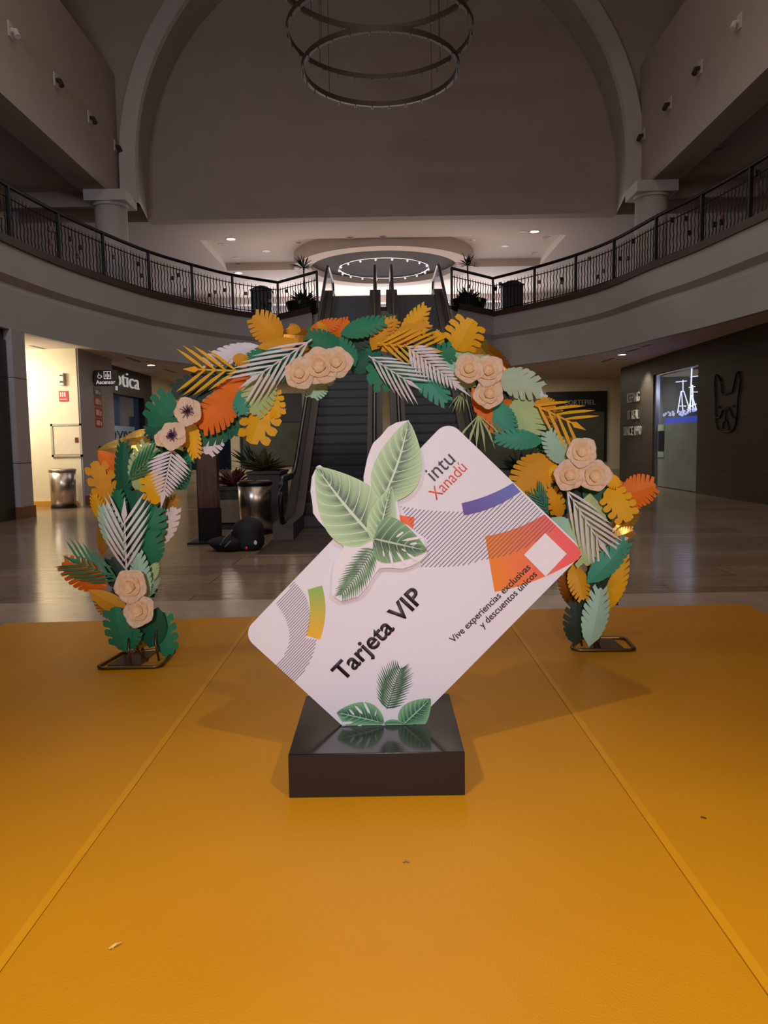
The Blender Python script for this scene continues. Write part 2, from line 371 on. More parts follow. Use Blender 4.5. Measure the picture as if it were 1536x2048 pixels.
# ================================================================== RAILINGS
def railing(posts, label):
    e = empty('balcony_railing', (posts[0][0], posts[0][1], H2), label, 'railing', None)
    path = [Vector((x, y, 0)) for x, y in posts]
    bm = bmesh.new()
    fine = catmull([(p.x, p.y, 6.6) for p in path[:-1]], 5) + [Vector((path[-1].x, path[-1].y, 6.6))]
    tube(bm, fine, .045, 8); link('handrail', bm, IRON, e, True)
    for i, p in enumerate(path):
        bm = bmesh.new(); box(bm, p.x-.035, p.x+.035, p.y-.035, p.y+.035, H2+.02, 6.58); link('post', bm, IRON, e)
    for i in range(len(path)-1):
        a, b = path[i], path[i+1]
        seg = catmull([path[max(i-1, 0)] if i < len(path)-2 else a, a, b, path[min(i+2, len(path)-1)] if i < len(path)-3 else b], 8)[8:17]
        if i == len(path)-2: seg = [a.lerp(b, k/8) for k in range(9)]
        def at(t):
            q = t*8; k = min(int(q), 7); return seg[k].lerp(seg[k+1], q-k)
        L = (b-a).length; t = (b-a).normalized()
        bm = bmesh.new()
        for z in (H2+.1, 6.36): tube(bm, [Vector((q.x, q.y, z)) for q in seg], .014, 4)
        nb = max(6, round(L/.13))
        for k in range(1, nb):
            c = at(k/nb)
            pts = [(c+t*(.016*math.sin(j*2.1+.4)) if 0 < j < 9 else c) for j in range(11)]
            tube(bm, [Vector((q.x, q.y, H2+.06+j*.089)) for j, q in enumerate(pts)], [.013]*10+[.003], 4)
        pn = link('baluster_panel', bm, IRON, e)
        for j in range(3):
            k = random.randint(2, nb-2); c = at((k+.5)/nb); z = H2+.25+random.random()*.6
            bm = bmesh.new(); box(bm, c.x-.045, c.x+.045, c.y-.03, c.y+.03, z, z+.1)
            link('medallion', bm, random.choice((BASEWOOD, IRON, BRONZE)), pn)
railing([(-7.5, 12.2), (-7.46, 14.0), (-7.35, 15.75), (-7.12, 17.55), (-6.74, 19.25), (-6.19, 21.1), (-5.42, 22.68), (-4.53, 24.1), (-3.3, 25.3), (-1.92, 23.85)],
        'black wrought iron balcony railing curving along the left side of the upper floor')
railing([(7.45, 11.9), (7.32, 13.6), (7.15, 15.3), (6.9, 16.95), (6.5, 18.6), (6.12, 20.65), (5.52, 22.25), (4.65, 23.75), (3.6, 25.2), (2.14, 23.65)],
        'black wrought iron balcony railing curving along the right side of the upper floor')

# ================================================================== ESCALATORS
YB, YT = 12.75, 22.2
def incl(y): return 0 if y < YB else (H2 if y > YT else (y-YB)/(YT-YB)*H2)
def escalator(x0, x1, label):
    e = empty('escalator', ((x0+x1)/2, 10.2, 0), label, 'escalator')
    bm = bmesh.new()
    n = 28; dy = (YT-YB)/n; dz = H2/n
    for k in range(n):
        y = YB+k*dy; z = (k+1)*dz
        box(bm, x0, x1, y, y+dy+.1, z-dz-.12, z)
        for j in range(9):
            xx = x0+.05+j*(x1-x0-.1)/8
            box(bm, xx-.012, xx+.012, y-.008, y, z-dz+.02, z-.02)
    link('steps', bm, ESTEP, e)
    bm = bmesh.new()
    for k in range(n):
        y = YB+k*dy; z = k*dz
        box(bm, x0+.005, x1-.005, y-.012, y, z+.0, z+.055)
    link('step_gaps', bm, EGAP, e)
    bm = bmesh.new(); box(bm, x0-.32, x1+.32, 9.85, YB, .0, .018); box(bm, x0, x1, 11.9, YB, .018, .03); link('lower_landing_plate', bm, mat('landing_plate', (74, 60, 54), .4, .5), e)
    bm = bmesh.new(); box(bm, x0, x1, YT, 24.4, H2-.2, H2+.03); link('upper_landing_plate', bm, ESTEP, e)
    # truss casing under the steps
    bm = bmesh.new()
    side = [(YB-.6, -0.0), (YB, 0), (YT, H2), (24.0, H2-.02), (24.0, H2-.85), (YT+.1, H2-.85), (YB+1.9, 0)]
    prism(bm, [(x0-.05, y, z-.03 if z > 0 else .001) for y, z in side], (x1-x0+.1, 0, 0)); link('truss', bm, DARK, e)
    for s, xe in ((-1, x0), (1, x1)):
        xo = xe+s*.3
        def pth(off, y0, y1, n=14):
            out = [(y0, incl(y0)+off)]
            for y in (YB-.25, YB, YB+.35): out.append((y, incl(y)+off+(.04 if y == YB else 0)))
            for y in (YT-.35, YT, YT+.25): out.append((y, incl(y)+off-(.04 if y == YT else 0)))
            out.append((y1, incl(y1)+off)); return out
        lo = pth(-.05, 11.2, 24.2); hi = pth(.26, 11.2, 24.2)
        bm = bmesh.new(); prism(bm, [(min(xe, xo), y, max(z, .0)) for y, z in lo+hi[::-1]], (.3, 0, 0)); link('skirt_deck', bm, EPANEL, e)
        xm = xe+s*.15
        top = pth(.92, 11.3, 24.3)
        arcb = [(11.3+.0-.33*math.sin(a), .59+.33*math.cos(a)) for a in [PI*k/8 for k in range(1, 8)]]
        arct = [(24.3+.33*math.sin(a), H2+.59+.33*math.cos(a)) for a in [PI*k/8 for k in range(1, 8)]]
        loop = top+arct+[(24.2, H2+.26)]
        bot = hi
        bm = bmesh.new(); prism(bm, [(xm-.012, y, z) for y, z in (arcb[::-1]+top+arct+hi[::-1])], (.024, 0, 0)); link('balustrade_panel', bm, mat('balustrade_glass', (60, 58, 50), .08, alpha=.35), e)
        bm = bmesh.new(); path = [(xm, 11.35, .27)]+[(xm, y, z) for y, z in arcb[::-1]+top+arct]+[(xm, 24.25, H2+.27)]
        tube(bm, path, .04, 8); link('handrail', bm, ERUB, e, True)
        bm = bmesh.new(); tube(bm, [(xm-s*.0, y, z-.05) for x, y, z in path[8:-8]], .02, 6); link('rail_guide', bm, DARK, e)
    return e
escalator(-1.33, -.3, 'left escalator with dark ridged steps and black handrails rising to the upper floor')
escalator(.46, 1.49, 'right escalator with dark ridged steps and black handrails rising to the upper floor')

# ================================================================== YELLOW MATS
def ym(x0, x1, label):
    yb = lambda x: 6.13+(x+3.07)/6.11*.29
    bm = bmesh.new(); prism(bm, [(x0, -4, .001), (x1, -4, .001), (x1, yb(x1), .001), (x0, yb(x0), .001)], (0, 0, .005))
    return tag(link('floor_mat', bm, YMAT), label, 'mat')
ym(-3.07, -1.056, 'left strip of the glossy yellow vinyl mat, under the left foot of the arch')
ym(-1.053, .948, 'middle strip of the glossy yellow vinyl mat, under the black plinth')
ym(.951, 3.04, 'right strip of the glossy yellow vinyl mat, under the right foot of the arch')
for x, lb in ((-1.03, 'left'), (.98, 'right')):
    xa, xb = (-1.085, -1.055) if lb == 'left' else (.952, .982)
    tag(link('tape_strip', B(xa, xb, -4, 6.2, .006, .0072), TAPE), 'narrow yellow tape along the %s seam between the yellow mats' % lb, 'tape')
# small litter on the mat
p = atZ(229, 1896, .007)
bm = bmesh.new(); tube(bm, [(p.x-.012, p.y-.01, .012), (p.x-.004, p.y, .012), (p.x+.004, p.y+.004, .016), (p.x+.014, p.y+.018, .012)], [.002, .004, .003, .001], 6); box(bm, p.x-.012, p.x-.002, p.y-.004, p.y, .007, .011)
tag(link('paper_scrap', bm, mat('scrap_pale', (240, 205, 130), .6)), 'small twisted pale scrap on the yellow mat at lower left', 'litter')
p = atZ(812, 1725, .007); bm = bmesh.new(); tube(bm, [(p.x-.011, p.y, .009), (p.x, p.y+.002, .012), (p.x+.011, p.y, .009)], .003, 6)
tag(link('paper_scrap', bm, mat('scrap_grey', (150, 120, 95), .6)), 'tiny grey brown scrap on the mat in front of the plinth', 'litter')
p = atZ(1407, 1636, .007); bm = bmesh.new(); tube(bm, [(p.x-.008, p.y+.006, .009), (p.x+.008, p.y-.006, .009)], .0025, 6)
tag(link('paper_scrap', bm, mat('scrap_dark', (90, 40, 20), .6)), 'tiny dark scrap on the right strip of the yellow mat', 'litter')

# ================================================================== CARD DISPLAY
PT = .185
disp = empty('card_display', (-.04, 3.3, 0), 'giant tilted white VIP card standing on a black plinth', 'display stand')
bm = bbox(-.395, .305, 2.96, 3.67, .006, PT, .003); link('plinth', bm, mat('black_lacquer', (26, 17, 15), .16, coat=.3, noise=.02), disp)
link('plinth_cladding', B(-.3955, .3055, 2.957, 2.9605, .008, PT-.004), mat('plinth_front', (36, 25, 23), .45), disp)
YF = 3.262; TH = .03
WHITEC = mat('card_white', (218, 212, 224), .42, noise=.004)
T = atY(896, 839.5, YF); L_ = atY(484, 1268, YF); R_ = atY(1170, 1102.5, YF); B_ = L_+R_-T
def rounded(corners, r, n=8):
    out = []
    N = len(corners)
    for i in range(N):
        p = corners[i]; a = (corners[i-1]-p).normalized(); b = (corners[(i+1) % N]-p).normalized()
        ang = a.angle(b); dd = r/math.tan(ang/2); c = p+(a+b).normalized()*(r/math.sin(ang/2))
        s = p+a*dd-c; e_ = p+b*dd-c
        for k in range(n+1): out.append(c+(s*math.cos(PI/2*k/n)+e_*math.sin(PI/2*k/n)).normalized()*r)
    return out
card = rounded([T, R_, B_, L_], .062)
def clipz(poly, z):
    out = []
    for i, p in enumerate(poly):
        q = poly[(i+1) % len(poly)]
        if p.z >= z: out.append(p)
        if (p.z-z)*(q.z-z) < 0: t = (z-p.z)/(q.z-p.z); out.append(p.lerp(q, t))
    return out
bm = bmesh.new(); prism(bm, clipz(card, PT), (0, TH, 0)); bmesh.ops.triangulate(bm, faces=[f for f in bm.faces if len(f.verts) > 4]); link('card_panel', bm, WHITEC, disp)
def grad(name, ca, cb, pa, pb):
    """printed two-colour blend between two places of the print"""
    m = mat(name, ca, .45); nt, b = nodes_of(m)
    tc = nt.nodes.new('ShaderNodeTexCoord'); vm = nt.nodes.new('ShaderNodeVectorMath'); vm.operation = 'DOT_PRODUCT'
    d = Vector(pb)-Vector(pa); L2 = d.length_squared; q = d/L2
    nt.links.new(tc.outputs['Object'], vm.inputs[0]); vm.inputs[1].default_value = q
    ad = nt.nodes.new('ShaderNodeMath'); ad.operation = 'SUBTRACT'; ad.inputs[1].default_value = Vector(pa).dot(q); nt.links.new(vm.outputs['Value'], ad.inputs[0])
    cr = nt.nodes.new('ShaderNodeValToRGB'); e = cr.color_ramp.elements; e[0].color = (*s2l(ca), 1); e[1].color = (*s2l(cb), 1)
    nt.links.new(ad.outputs[0], cr.inputs[0]); nt.links.new(cr.outputs[0], b.inputs['Base Color']); return m
def flat(name, px, m, lift=.0012, parent=None, y=YF, th=.0008):
    bm = bmesh.new(); prism(bm, [atY(x, yy, y-lift) for x, yy in px], (0, th, 0)); bmesh.ops.triangulate(bm, faces=[f for f in bm.faces if len(f.verts) > 4]); return link(name, bm, m, parent or disp)
def crop(x0, y0, s): return lambda pts: [(x0+a/s, y0+b/s) for a, b in pts]
c3 = crop(840, 840, 1536/360); c4 = crop(480, 1120, 3.84)
def bez(p0, p1, p2, n=8): return [((1-t)**2*p0[0]+2*t*(1-t)*p1[0]+t*t*p2[0], (1-t)**2*p0[1]+2*t*(1-t)*p1[1]+t*t*p2[1]) for t in [k/n for k in range(n+1)]]
purple = c3(bez((355, 710), (590, 660), (792, 538)) + bez((858, 612), (640, 770), (375, 815)))
orange = c3(bez((556, 993), (830, 950), (1062, 805)) + [(1350, 1085)] + bez((1372, 1120), (1375, 1140), (1360, 1175), 4) + bez((1350, 1190), (1000, 1400), (637, 1468), 8))
green = c4(bez((520, 228), (560, 390), (507, 578)) + bez((614, 612), (690, 400), (630, 195)))
A = lambda x, y: atY(x, y, YF)
flat('purple_band', purple, grad('print_purple', (92, 62, 150), (92, 104, 180), A(925, 1020), A(1040, 980)))
flat('orange_patch', orange, grad('print_orange', (226, 122, 38), (226, 92, 92), A(990, 1110), A(1120, 1090)))
flat('green_band', green, grad('print_green', (140, 172, 84), (224, 170, 50), A(640, 1180), A(640, 1270)))
flat('orange_square', [(798, 1030), (829, 1035), (826, 1060), (812, 1058), (798, 1050)], mat('print_orange2', (232, 96, 36), .45))
# plain white tile where the patch carries its square sticker
flat('white_square', c3([(1068, 965), (1252, 1142), (1072, 1335), (888, 1150)]), mat('print_white', (224, 216, 226), .45), .0022)
LINE = mat('print_line', (92, 78, 92), .5)
def inside(pt, poly):
    x, y = pt; c = False
    for i in range(len(poly)):
        x1, y1 = poly[i]; x2, y2 = poly[i-1]
        if (y1 > y) != (y2 > y) and x < (x2-x1)*(y-y1)/(y2-y1)+x1: c = not c
    return c
def hatch(name, poly, spacing, wid, ang):
    bm = bmesh.new(); d = (math.cos(ang), -math.sin(ang)); n = (math.sin(ang), math.cos(ang))
    cx = sum(p[0] for p in poly)/len(poly); cy = sum(p[1] for p in poly)/len(poly)
    for k in range(-60, 61):
        ox, oy = cx+n[0]*k*spacing, cy+n[1]*k*spacing; run = None
        for j in range(-500, 501):
            p = (ox+d[0]*j, oy+d[1]*j); ins = inside(p, poly)
            if ins and run is None: run = p
            if (not ins or j == 500) and run is not None:
                q = p
                prism(bm, [atY(a+n[0]*o, b+n[1]*o, YF-.0019) for (a, b), o in ((run, 0), (q, 0), (q, wid), (run, wid))], (0, .0012, 0)); run = None
    link(name, bm, LINE, disp)
h1 = bez((800, 1012), (900, 1030), (960, 1020), 6)+bez((985, 1012), (1040, 990), (1041, 984), 3)+bez((1112, 1053), (1040, 1115), (960, 1120), 8)+bez((940, 1128), (900, 1136), (838, 1134), 4)+[(855, 1080), (828, 1060)]
hatch('hatching_large', h1, 6.3, 1.35, math.radians(45))
h2 = c4([(415, 165)]+bez((430, 185), (590, 340), (505, 600), 8)+bez((585, 610), (560, 800), (412, 950), 6)+[(262, 806)]+bez((330, 740), (450, 560), (270, 330), 8))
hatch('hatching_small', h2, 4.3, 1.0, math.radians(46))
INK = mat('print_ink', (48, 36, 42), .5); REDI = mat('print_red', (226, 92, 66), .5)
def ptext(name, body, m, p0, p1, h, bold=0):
    a = atY(*p0, YF-.0025); b = atY(*p1, YF-.0025); X = (b-a).normalized(); U = Vector((-X.z, 0, X.x))
    return text_obj(name, body, m, a, X, U, height=h*3.27/FPX/1.0, width=(b-a).length, depth=.0008, bold=bold, parent=disp)
ptext('title_lettering', 'Tarjeta VIP', INK, (686, 1364), (850, 1196), 38, .022)
ptext('logo_lettering', 'intu', INK, (869, 963), (912, 922), 33, .0)
ptext('logo_lettering', 'Xanadú', REDI, (873, 1001), (935, 938), 26, -.004)
ptext('slogan_lettering', 'Vive experiencias exclusivas', INK, (907, 1286), (1062, 1136), 14.5, .008)
ptext('slogan_lettering', 'y descuentos únicos', INK, (966, 1257), (1075, 1150), 14.5, .008)

# ---- printed leaves
def leafprint(name, base, light, dark, vein, nv=9):
    m = mat(name, base, .5); nt, b = nodes_of(m)
    uv = nt.nodes.new('ShaderNodeUVMap'); sp = nt.nodes.new('ShaderNodeSeparateXYZ'); nt.links.new(uv.outputs[0], sp.inputs[0])
    def M(op, a, bb=None, c=None):
        q = nt.nodes.new('ShaderNodeMath'); q.operation = op
        for i, v in enumerate((a, bb, c)):
            if v is None: continue
            if isinstance(v, (int, float)): q.inputs[i].default_value = v
            else: nt.links.new(v, q.inputs[i])
        return q.outputs[0]
    U, V = sp.outputs[0], sp.outputs[1]           # V is .5 on the midrib
    s = M('SUBTRACT', V, .5); av = M('ABSOLUTE', s)
    ph = M('MULTIPLY', M('SUBTRACT', U, M('MULTIPLY', M('POWER', av, 1.3), .55)), float(nv))
    fr = M('FRACT', ph); tri = M('ABSOLUTE', M('SUBTRACT', fr, .5))      # .5 at veins
    ve = M('GREATER_THAN', tri, .462); mid = M('LESS_THAN', av, .022)
    line = M('MAXIMUM', ve, mid)
    shade = nt.nodes.new('ShaderNodeMapRange'); nt.links.new(M('SUBTRACT', M('MULTIPLY', s, -1.1), M('MULTIPLY', tri, .35)), shade.inputs[0])
    shade.inputs['From Min'].default_value = -.6; shade.inputs['From Max'].default_value = .45
    cr = nt.nodes.new('ShaderNodeValToRGB'); e = cr.color_ramp.elements
    e[0].color = (*s2l(light), 1); e[1].color = (*s2l(light), 1); e2 = e.new(.55); e2.color = (*s2l(dark), 1); e3 = e.new(.32); e3.color = (*s2l(base), 1); e4 = e.new(.75); e4.color = (*s2l(base), 1)
    nt.links.new(shade.outputs[0], cr.inputs[0])
    mx = nt.nodes.new('ShaderNodeMix'); mx.data_type = 'RGBA'; nt.links.new(line, mx.inputs[0]); nt.links.new(cr.outputs[0], mx.inputs[6]); mx.inputs[7].default_value = (*s2l(vein), 1)
    nt.links.new(mx.outputs[2], b.inputs['Base Color']); return m
LP1 = leafprint('print_leaf_light', (146, 176, 136), (176, 202, 160), (84, 104, 92), (200, 218, 188), 8)
LP2 = leafprint('print_leaf_dark', (84, 120, 88), (120, 156, 112), (56, 74, 66), (170, 196, 160), 7)
LP3 = leafprint('print_leaf_green', (70, 124, 92), (124, 168, 128), (40, 74, 62), (160, 196, 160), 8)
LPP = mat('print_palm', (92, 126, 92), .5, noise=.5, nscale=30)
LPP2 = mat('print_palm_deep', (60, 98, 72), .5, noise=.5, nscale=30)

def outline_leaf(base, tip, wl, wr, bend=0, n=22, k=.75, blunt=.0):
    """outline in pixels of a broad leaf from base to tip; wl/wr half widths left/right of the midrib; returns rows (left, mid, right)"""
    bx, by = base; tx, ty = tip; ax, ay = tx-bx, ty-by; L = math.hypot(ax, ay); ux, uy = ax/L, ay/L; nx, ny = uy, -ux
    rows = []
    for i in range(n+1):
        t = i/n; c = bend*math.sin(PI*t)
        mx, my = bx+ax*t+nx*c, by+ay*t+ny*c
        W = math.sin(PI*min(1, t**k*(1-blunt)+blunt*(t > 0)))**.8 if 0 < t < 1 else 0
        rows.append(((mx-nx*wl*W, my-ny*wl*W), (mx, my), (mx+nx*wr*W, my+ny*wr*W), t))
    return rows
def broad(name, base, tip, wl, wr, m, lift, parent, bend=0, k=.75, th=.0008, clip=None):
    rows = outline_leaf(base, tip, wl, wr, bend, k=k)
    bm = bmesh.new(); uvl = bm.loops.layers.uv.new('UVMap'); y = YF-lift
    V = [[bm.verts.new(atY(*p, y)) for p in r[:3]] for r in rows]; uvm = {}
    for r, vv in zip(rows, V):
        for v, q in zip(vv, (0, .5, 1)): uvm[v] = (r[3], q)
    for a, b in zip(V, V[1:]):
        for j in (0, 1):
            f = bm.faces.new((a[j], a[j+1], b[j+1], b[j]))
            for l in f.loops: l[uvl].uv = uvm[l.vert]
    bmesh.ops.remove_doubles(bm, verts=bm.verts[:], dist=1e-6)
    o = link(name, bm, m, parent)
    s = o.modifiers.new('thick', 'SOLIDIFY'); s.thickness = th; s.offset = 0
    return o
def palmprint(name, base, tip, w, m, lift, parent, n=20, bend=0, clipbox=None):
    bx, by = base; tx, ty = tip; ax, ay = tx-bx, ty-by; L = math.hypot(ax, ay); ux, uy = ax/L, ay/L; nx, ny = uy, -ux
    bm = bmesh.new(); y = YF-lift
    def P(t, o, s): # along, across
        c = bend*math.sin(PI*t)
        return (bx+ax*t+nx*(o+c)+ux*s, by+ay*t+ny*(o+c)+uy*s)
    for i in range(n):
        t = (i+.5)/n*.94; W = w*(.35+.65*math.sin(PI*min(1, .12+t*.88)))*(1-.3*t)
        for s in (-1, 1):
            ln = W*(.92+.16*random.random()); q = .55+.6*t; hw = L/n*.6
            pts = [P(t, 0, -hw*.4), P(t, s*ln*.45, ln*q*.38-hw*.7), P(t, s*ln*(1-.2*t), ln*q), P(t, s*ln*.42, ln*q*.38+hw*.7), P(t, 0, hw*.4)]
            prism(bm, [atY(*p, y) for p in pts], (0, .0006, 0))
    prism(bm, [atY(*P(a, o, 0), y-.0004) for a, o in ((0, -.8), (1, -.3), (1, .3), (0, .8))], (0, .0006, 0))
    return link(name, bm, m, parent)
def monsteraprint(name, base, tip, wl, wr, m, lift, parent, holes, k=.75):
    o = broad(name, base, tip, wl, wr, m, lift, parent, k=k)
    bm = bmesh.new()
    for (x, y, dx, dy, ww) in holes:
        L = math.hypot(dx, dy); nx, ny = dy/L*ww, -dx/L*ww
        pts = [(x, y), (x+dx*.3+nx, y+dy*.3+ny), (x+dx*.8+nx, y+dy*.8+ny), (x+dx, y+dy), (x+dx*.8-nx, y+dy*.8-ny), (x+dx*.3-nx, y+dy*.3-ny)]
        prism(bm, [atY(*p, YF-lift-.001) for p in pts], (0, .0005, 0))
    link('leaf_holes', bm, mat('print_white', (224, 216, 226), .45), o); return o
# cut-out board of leaves mounted on the card, white backing with its own thickness
c2 = crop(580, 820, 4.8)
board = c2([(258, 540), (285, 527), (330, 562), (400, 585), (520, 640), (640, 705), (712, 775), (706, 640), (740, 470), (775, 370), (800, 315), (870, 250), (940, 165), (1020, 120), (1140, 96), (1150, 200), (1166, 330), (1160, 480),
    (1140, 640), (1090, 800), (1030, 880), (1048, 980), (1062, 1080), (1130, 1105), (1210, 1170), (1285, 1225), (1300, 1330), (1325, 1340), (1300, 1400), (1255, 1450), (1160, 1500), (1080, 1525), (950, 1515),
    (860, 1520), (800, 1600), (740, 1700), (660, 1790), (490, 1836), (400, 1775), (408, 1560), (430, 1450), (480, 1370), (520, 1312), (430, 1240), (370, 1170), (270, 1060), (222, 990), (215, 900), (196, 780), (210, 640)])
flat('leaf_cutout_board', board, mat('foam_white', (222, 216, 224), .5), .020, th=.012)
broad('printed_leaf', c2([(820, 1240)])[0], c2([(250, 545)])[0], 68, 62, LP1, .021, disp, 4, .62)
broad('printed_leaf', c2([(880, 880)])[0], c2([(1138, 100)])[0], 53, 44, LP1, .0215, disp, -6, .72)
broad('printed_leaf', c2([(850, 1290)])[0], c2([(975, 735)])[0], 28, 30, LP1, .0228, disp, 3, .66)
palmprint('printed_palm_leaf', c2([(800, 1330)])[0], c2([(470, 1800)])[0], 36, LPP, .0225, disp, 20, 5)
monsteraprint('printed_monstera_leaf', c2([(800, 1235)])[0], c2([(1318, 1350)])[0], 42, 50, LP2, .0245, disp,
    [(*c2([(1015, 1225)])[0], 16, -12, 2.2), (*c2([(1070, 1255)])[0], 40, -7, 2.4), (*c2([(1145, 1290)])[0], 16, -3, 2), (*c2([(890, 1345)])[0], 3, 14, 1.3), (*c2([(950, 1340)])[0], 8, 32, 2.2),
     (*c2([(1020, 1355)])[0], 20, 28, 2.2), (*c2([(1070, 1330)])[0], 9, 6, 1.5), (*c2([(1115, 1370)])[0], 22, 16, 2.4)], .5)
# leaves printed on the foot of the card
c5 = crop(560, 1280, 3.84)
palmprint('printed_palm_leaf', c5([(820, 530)])[0], c5([(935, 200)])[0], 44, LPP2, .0014, disp, 18, 4)
def clipped(o, z=PT+.002):
    me = o.data
    for v in me.vertices:
        if v.co.z < z: v.co.z = z
clipped(broad('printed_leaf', c5([(930, 665)])[0], c5([(1158, 450)])[0], 31, 27, LP3, .002, disp, 0, .7))
clipped(broad('printed_leaf', c5([(800, 640)])[0], c5([(955, 640)])[0], 22, 8, LP3, .0026, disp, 0, .8))
clipped(monsteraprint('printed_monstera_leaf', c5([(800, 640)])[0], c5([(436, 555)])[0], 33, 33, LP3, .0032, disp,
    [(*c5([(530, 530)])[0], 10, 12, 1.6), (*c5([(570, 500)])[0], 17, 18, 2.2), (*c5([(640, 470)])[0], 13, 26, 2.2), (*c5([(740, 540)])[0], -3, 12, 1), (*c5([(460, 645)])[0], 27, -4, 2.2), (*c5([(590, 665)])[0], 10, -3, 1.4)], .8))

# ================================================================== FLORAL ARCH
PAL = dict(dark=(42, 62, 54), dgreen=(24, 100, 72), green=(38, 130, 94), emer=(46, 142, 104), teal=(72, 164, 136), mint=(182, 224, 200), lime=(194, 216, 150), sage=(192, 212, 180),
           orange=(250, 124, 10), yellow=(255, 188, 14), must=(242, 168, 28), white=(246, 236, 244), pink=(244, 224, 218))
LM = {k: mat('paper_'+k, v, .62, noise=.05, nscale=12) for k, v in PAL.items()}
LM['gold'] = mat('gold_foil', (226, 178, 84), .34, .75, noise=.1, bump=.3, bscale=14)
LM['brown'] = mat('gold_foil_dark', (170, 108, 30), .35, .7, noise=.1, bump=.2, bscale=14)
arch = empty('flower_arch', (0, 5.05, 0), 'arch of cut paper leaves and peach paper flowers on two metal feet', 'flower arch')
def poly_leaf(kind):
    P = []
    if kind in ('feather', 'banana'):
        n = 8 if kind == 'feather' else 6
        Wf = lambda u: max(0, math.sin(PI*min(1, .08+u*.92)))**.6*(1-.25*u)
        for s in (-1, 1):
            for i in range(n):
                u0 = .03+i/n*.87; u1 = .03+(i+1)/n*.87; W0, W1 = Wf(u0), Wf(u1); Wm = Wf((u0+u1)/2); cut = .42; sw = .16; g = .25*(u1-u0)
                P.append([(u0, 0), (u0+sw*cut, s*cut*W0), (u0+sw*.85+g*.7, s*Wm*.86), (u0+sw+g*1.3, s*(W0*.4+Wm*.6)), (u0*.35+u1*.65+sw, s*(Wm*.5+W1*.5)*1.02), (u1+sw*.95, s*(W1*.8+Wm*.2)*.97), (u1+sw*.88, s*Wm*.84), (u1+sw*cut, s*cut*W1), (u1, 0)])
            P.append([(.9, 0), (.9+.16*.42, s*.42*Wf(.9)), (1.0, s*.04), (1.0, 0)])
    elif kind == 'monstera':
        n = 4; Wf = lambda u: math.sin(PI*min(1, .22+u*.78))**.42
        for s in (-1, 1):
            for i in range(n):
                u0 = i/n*.82; u1 = (i+1)/n*.82; cut = .46; sw = .12; g = .2*(u1-u0); Wm = Wf((u0+u1)/2)
                P.append([(u0, 0), (u0+sw*cut, s*cut*Wf(u0)), (u0+sw+g*.9, s*Wm*.62), (u0+sw+g, s*Wm*.85), (u0+sw+g*1.8, s*Wm), (u1+sw*.8, s*Wm*.96), (u1+sw, s*Wm*.8), (u1+sw*.9, s*Wm*.6), (u1+sw*cut, s*cut*Wf(u1)), (u1, 0)])
            P.append([(.82, 0), (.82+.055, s*.46*Wf(.82)), (.97, s*.3), (1, 0)])
    elif kind == 'oval':
        n = 10; Wf = lambda u: math.sin(PI*u**.8)**.75 if 0 < u < 1 else 0
        for s in (-1, 1):
            for i in range(n): P.append([(i/n, 0), (i/n, s*Wf(i/n)), ((i+1)/n, s*Wf((i+1)/n)), ((i+1)/n, 0)] if i else [(0, 0), (.1, s*Wf(.1)), (.1, 0)])
    elif kind in ('palm', 'fern', 'antler'):
        n, th, ang = dict(palm=(6, .052, .5), fern=(12, .044, .22), antler=(4, .07, .6))[kind]
        for s in (-1, 1):
            for i in range(n):
                u = .06+i/n*.8 + (.02 if s > 0 else 0); W = (math.sin(PI*(.25+.62*i/n))**.7) if kind != 'fern' else (1.02-.85*(i/n)**1.2)*(.75 if i == 0 else 1)
                a = ang*(W+.15)
                P.append([(u-th*.3, 0), (u+a*.35-th*.45, s*W*.4), (u+a*.7-th*.4, s*W*.75), (u+a, s*W), (u+a*.72+th*.45, s*W*.72), (u+a*.38+th*.6, s*W*.38), (u+th*.4, 0)])
        P.append([(0, -.035), (.9, -.03), (1, 0), (.9, .03), (0, .035)])
        P.append([(.78, 0), (.88, .12), (1.12, 0), (.88, -.12)])
    elif kind == 'grass':
        for a, l in ((-1, .7), (-.6, .9), (-.2, 1), (.15, .95), (.5, 1), (.9, .8)):
            P.append([(0, a*.04-.02), (l*.5, a*.62-.05), (l, a), (l*.5, a*.62+.05), (0, a*.04+.02)])
    return P
NAMES = dict(feather='feather_leaf', banana='banana_leaf', monstera='monstera_leaf', oval='oval_leaf', palm='palm_leaf', fern='fern_frond', antler='palm_leaf', grass='grass_spray')
LEAVES = []
def leaf(base, tip, kind, colr, hw, layer, bend=None, fold=.25):
    """base and tip are image places; hw half width in image pixels; layer 0 (behind) .. 4 (front)"""
    y = 5.12 - .055*layer + random.uniform(-.012, .012)
    P0 = atY(*base, y+.02); P1 = atY(*tip, y-.01+random.uniform(-.05, .03)); a = P1-P0; L = a.length
    nrm = Vector((random.uniform(-.22, .22), -1, random.uniform(-.05, .3))).normalized(); s = a.cross(nrm).normalized(); nrm = s.cross(a).normalized()
    if nrm.y > 0: nrm = -nrm
    w = hw*1.2*5.05/FPX; bend = random.uniform(.03, .1) if bend is None else bend
    bm = bmesh.new()
    for poly in poly_leaf(kind):
        vs = []
        for u, v in poly:
            off = bend*L*math.sin(PI*min(u, 1))-fold*abs(v)*w*.6-.1*w*v*v
            vs.append(bm.verts.new(P0+a*u+s*(v*w)+nrm*off))
        try: bm.faces.new(vs)
        except ValueError: pass
    bmesh.ops.remove_doubles(bm, verts=bm.verts[:], dist=1e-5)
    bmesh.ops.triangulate(bm, faces=[f for f in bm.faces if len(f.verts) > 4])
    o = link(NAMES[kind], bm, LM[colr], arch); sd = o.modifiers.new('paper', 'SOLIDIFY'); sd.thickness = .0025; sd.offset = 0
    return o
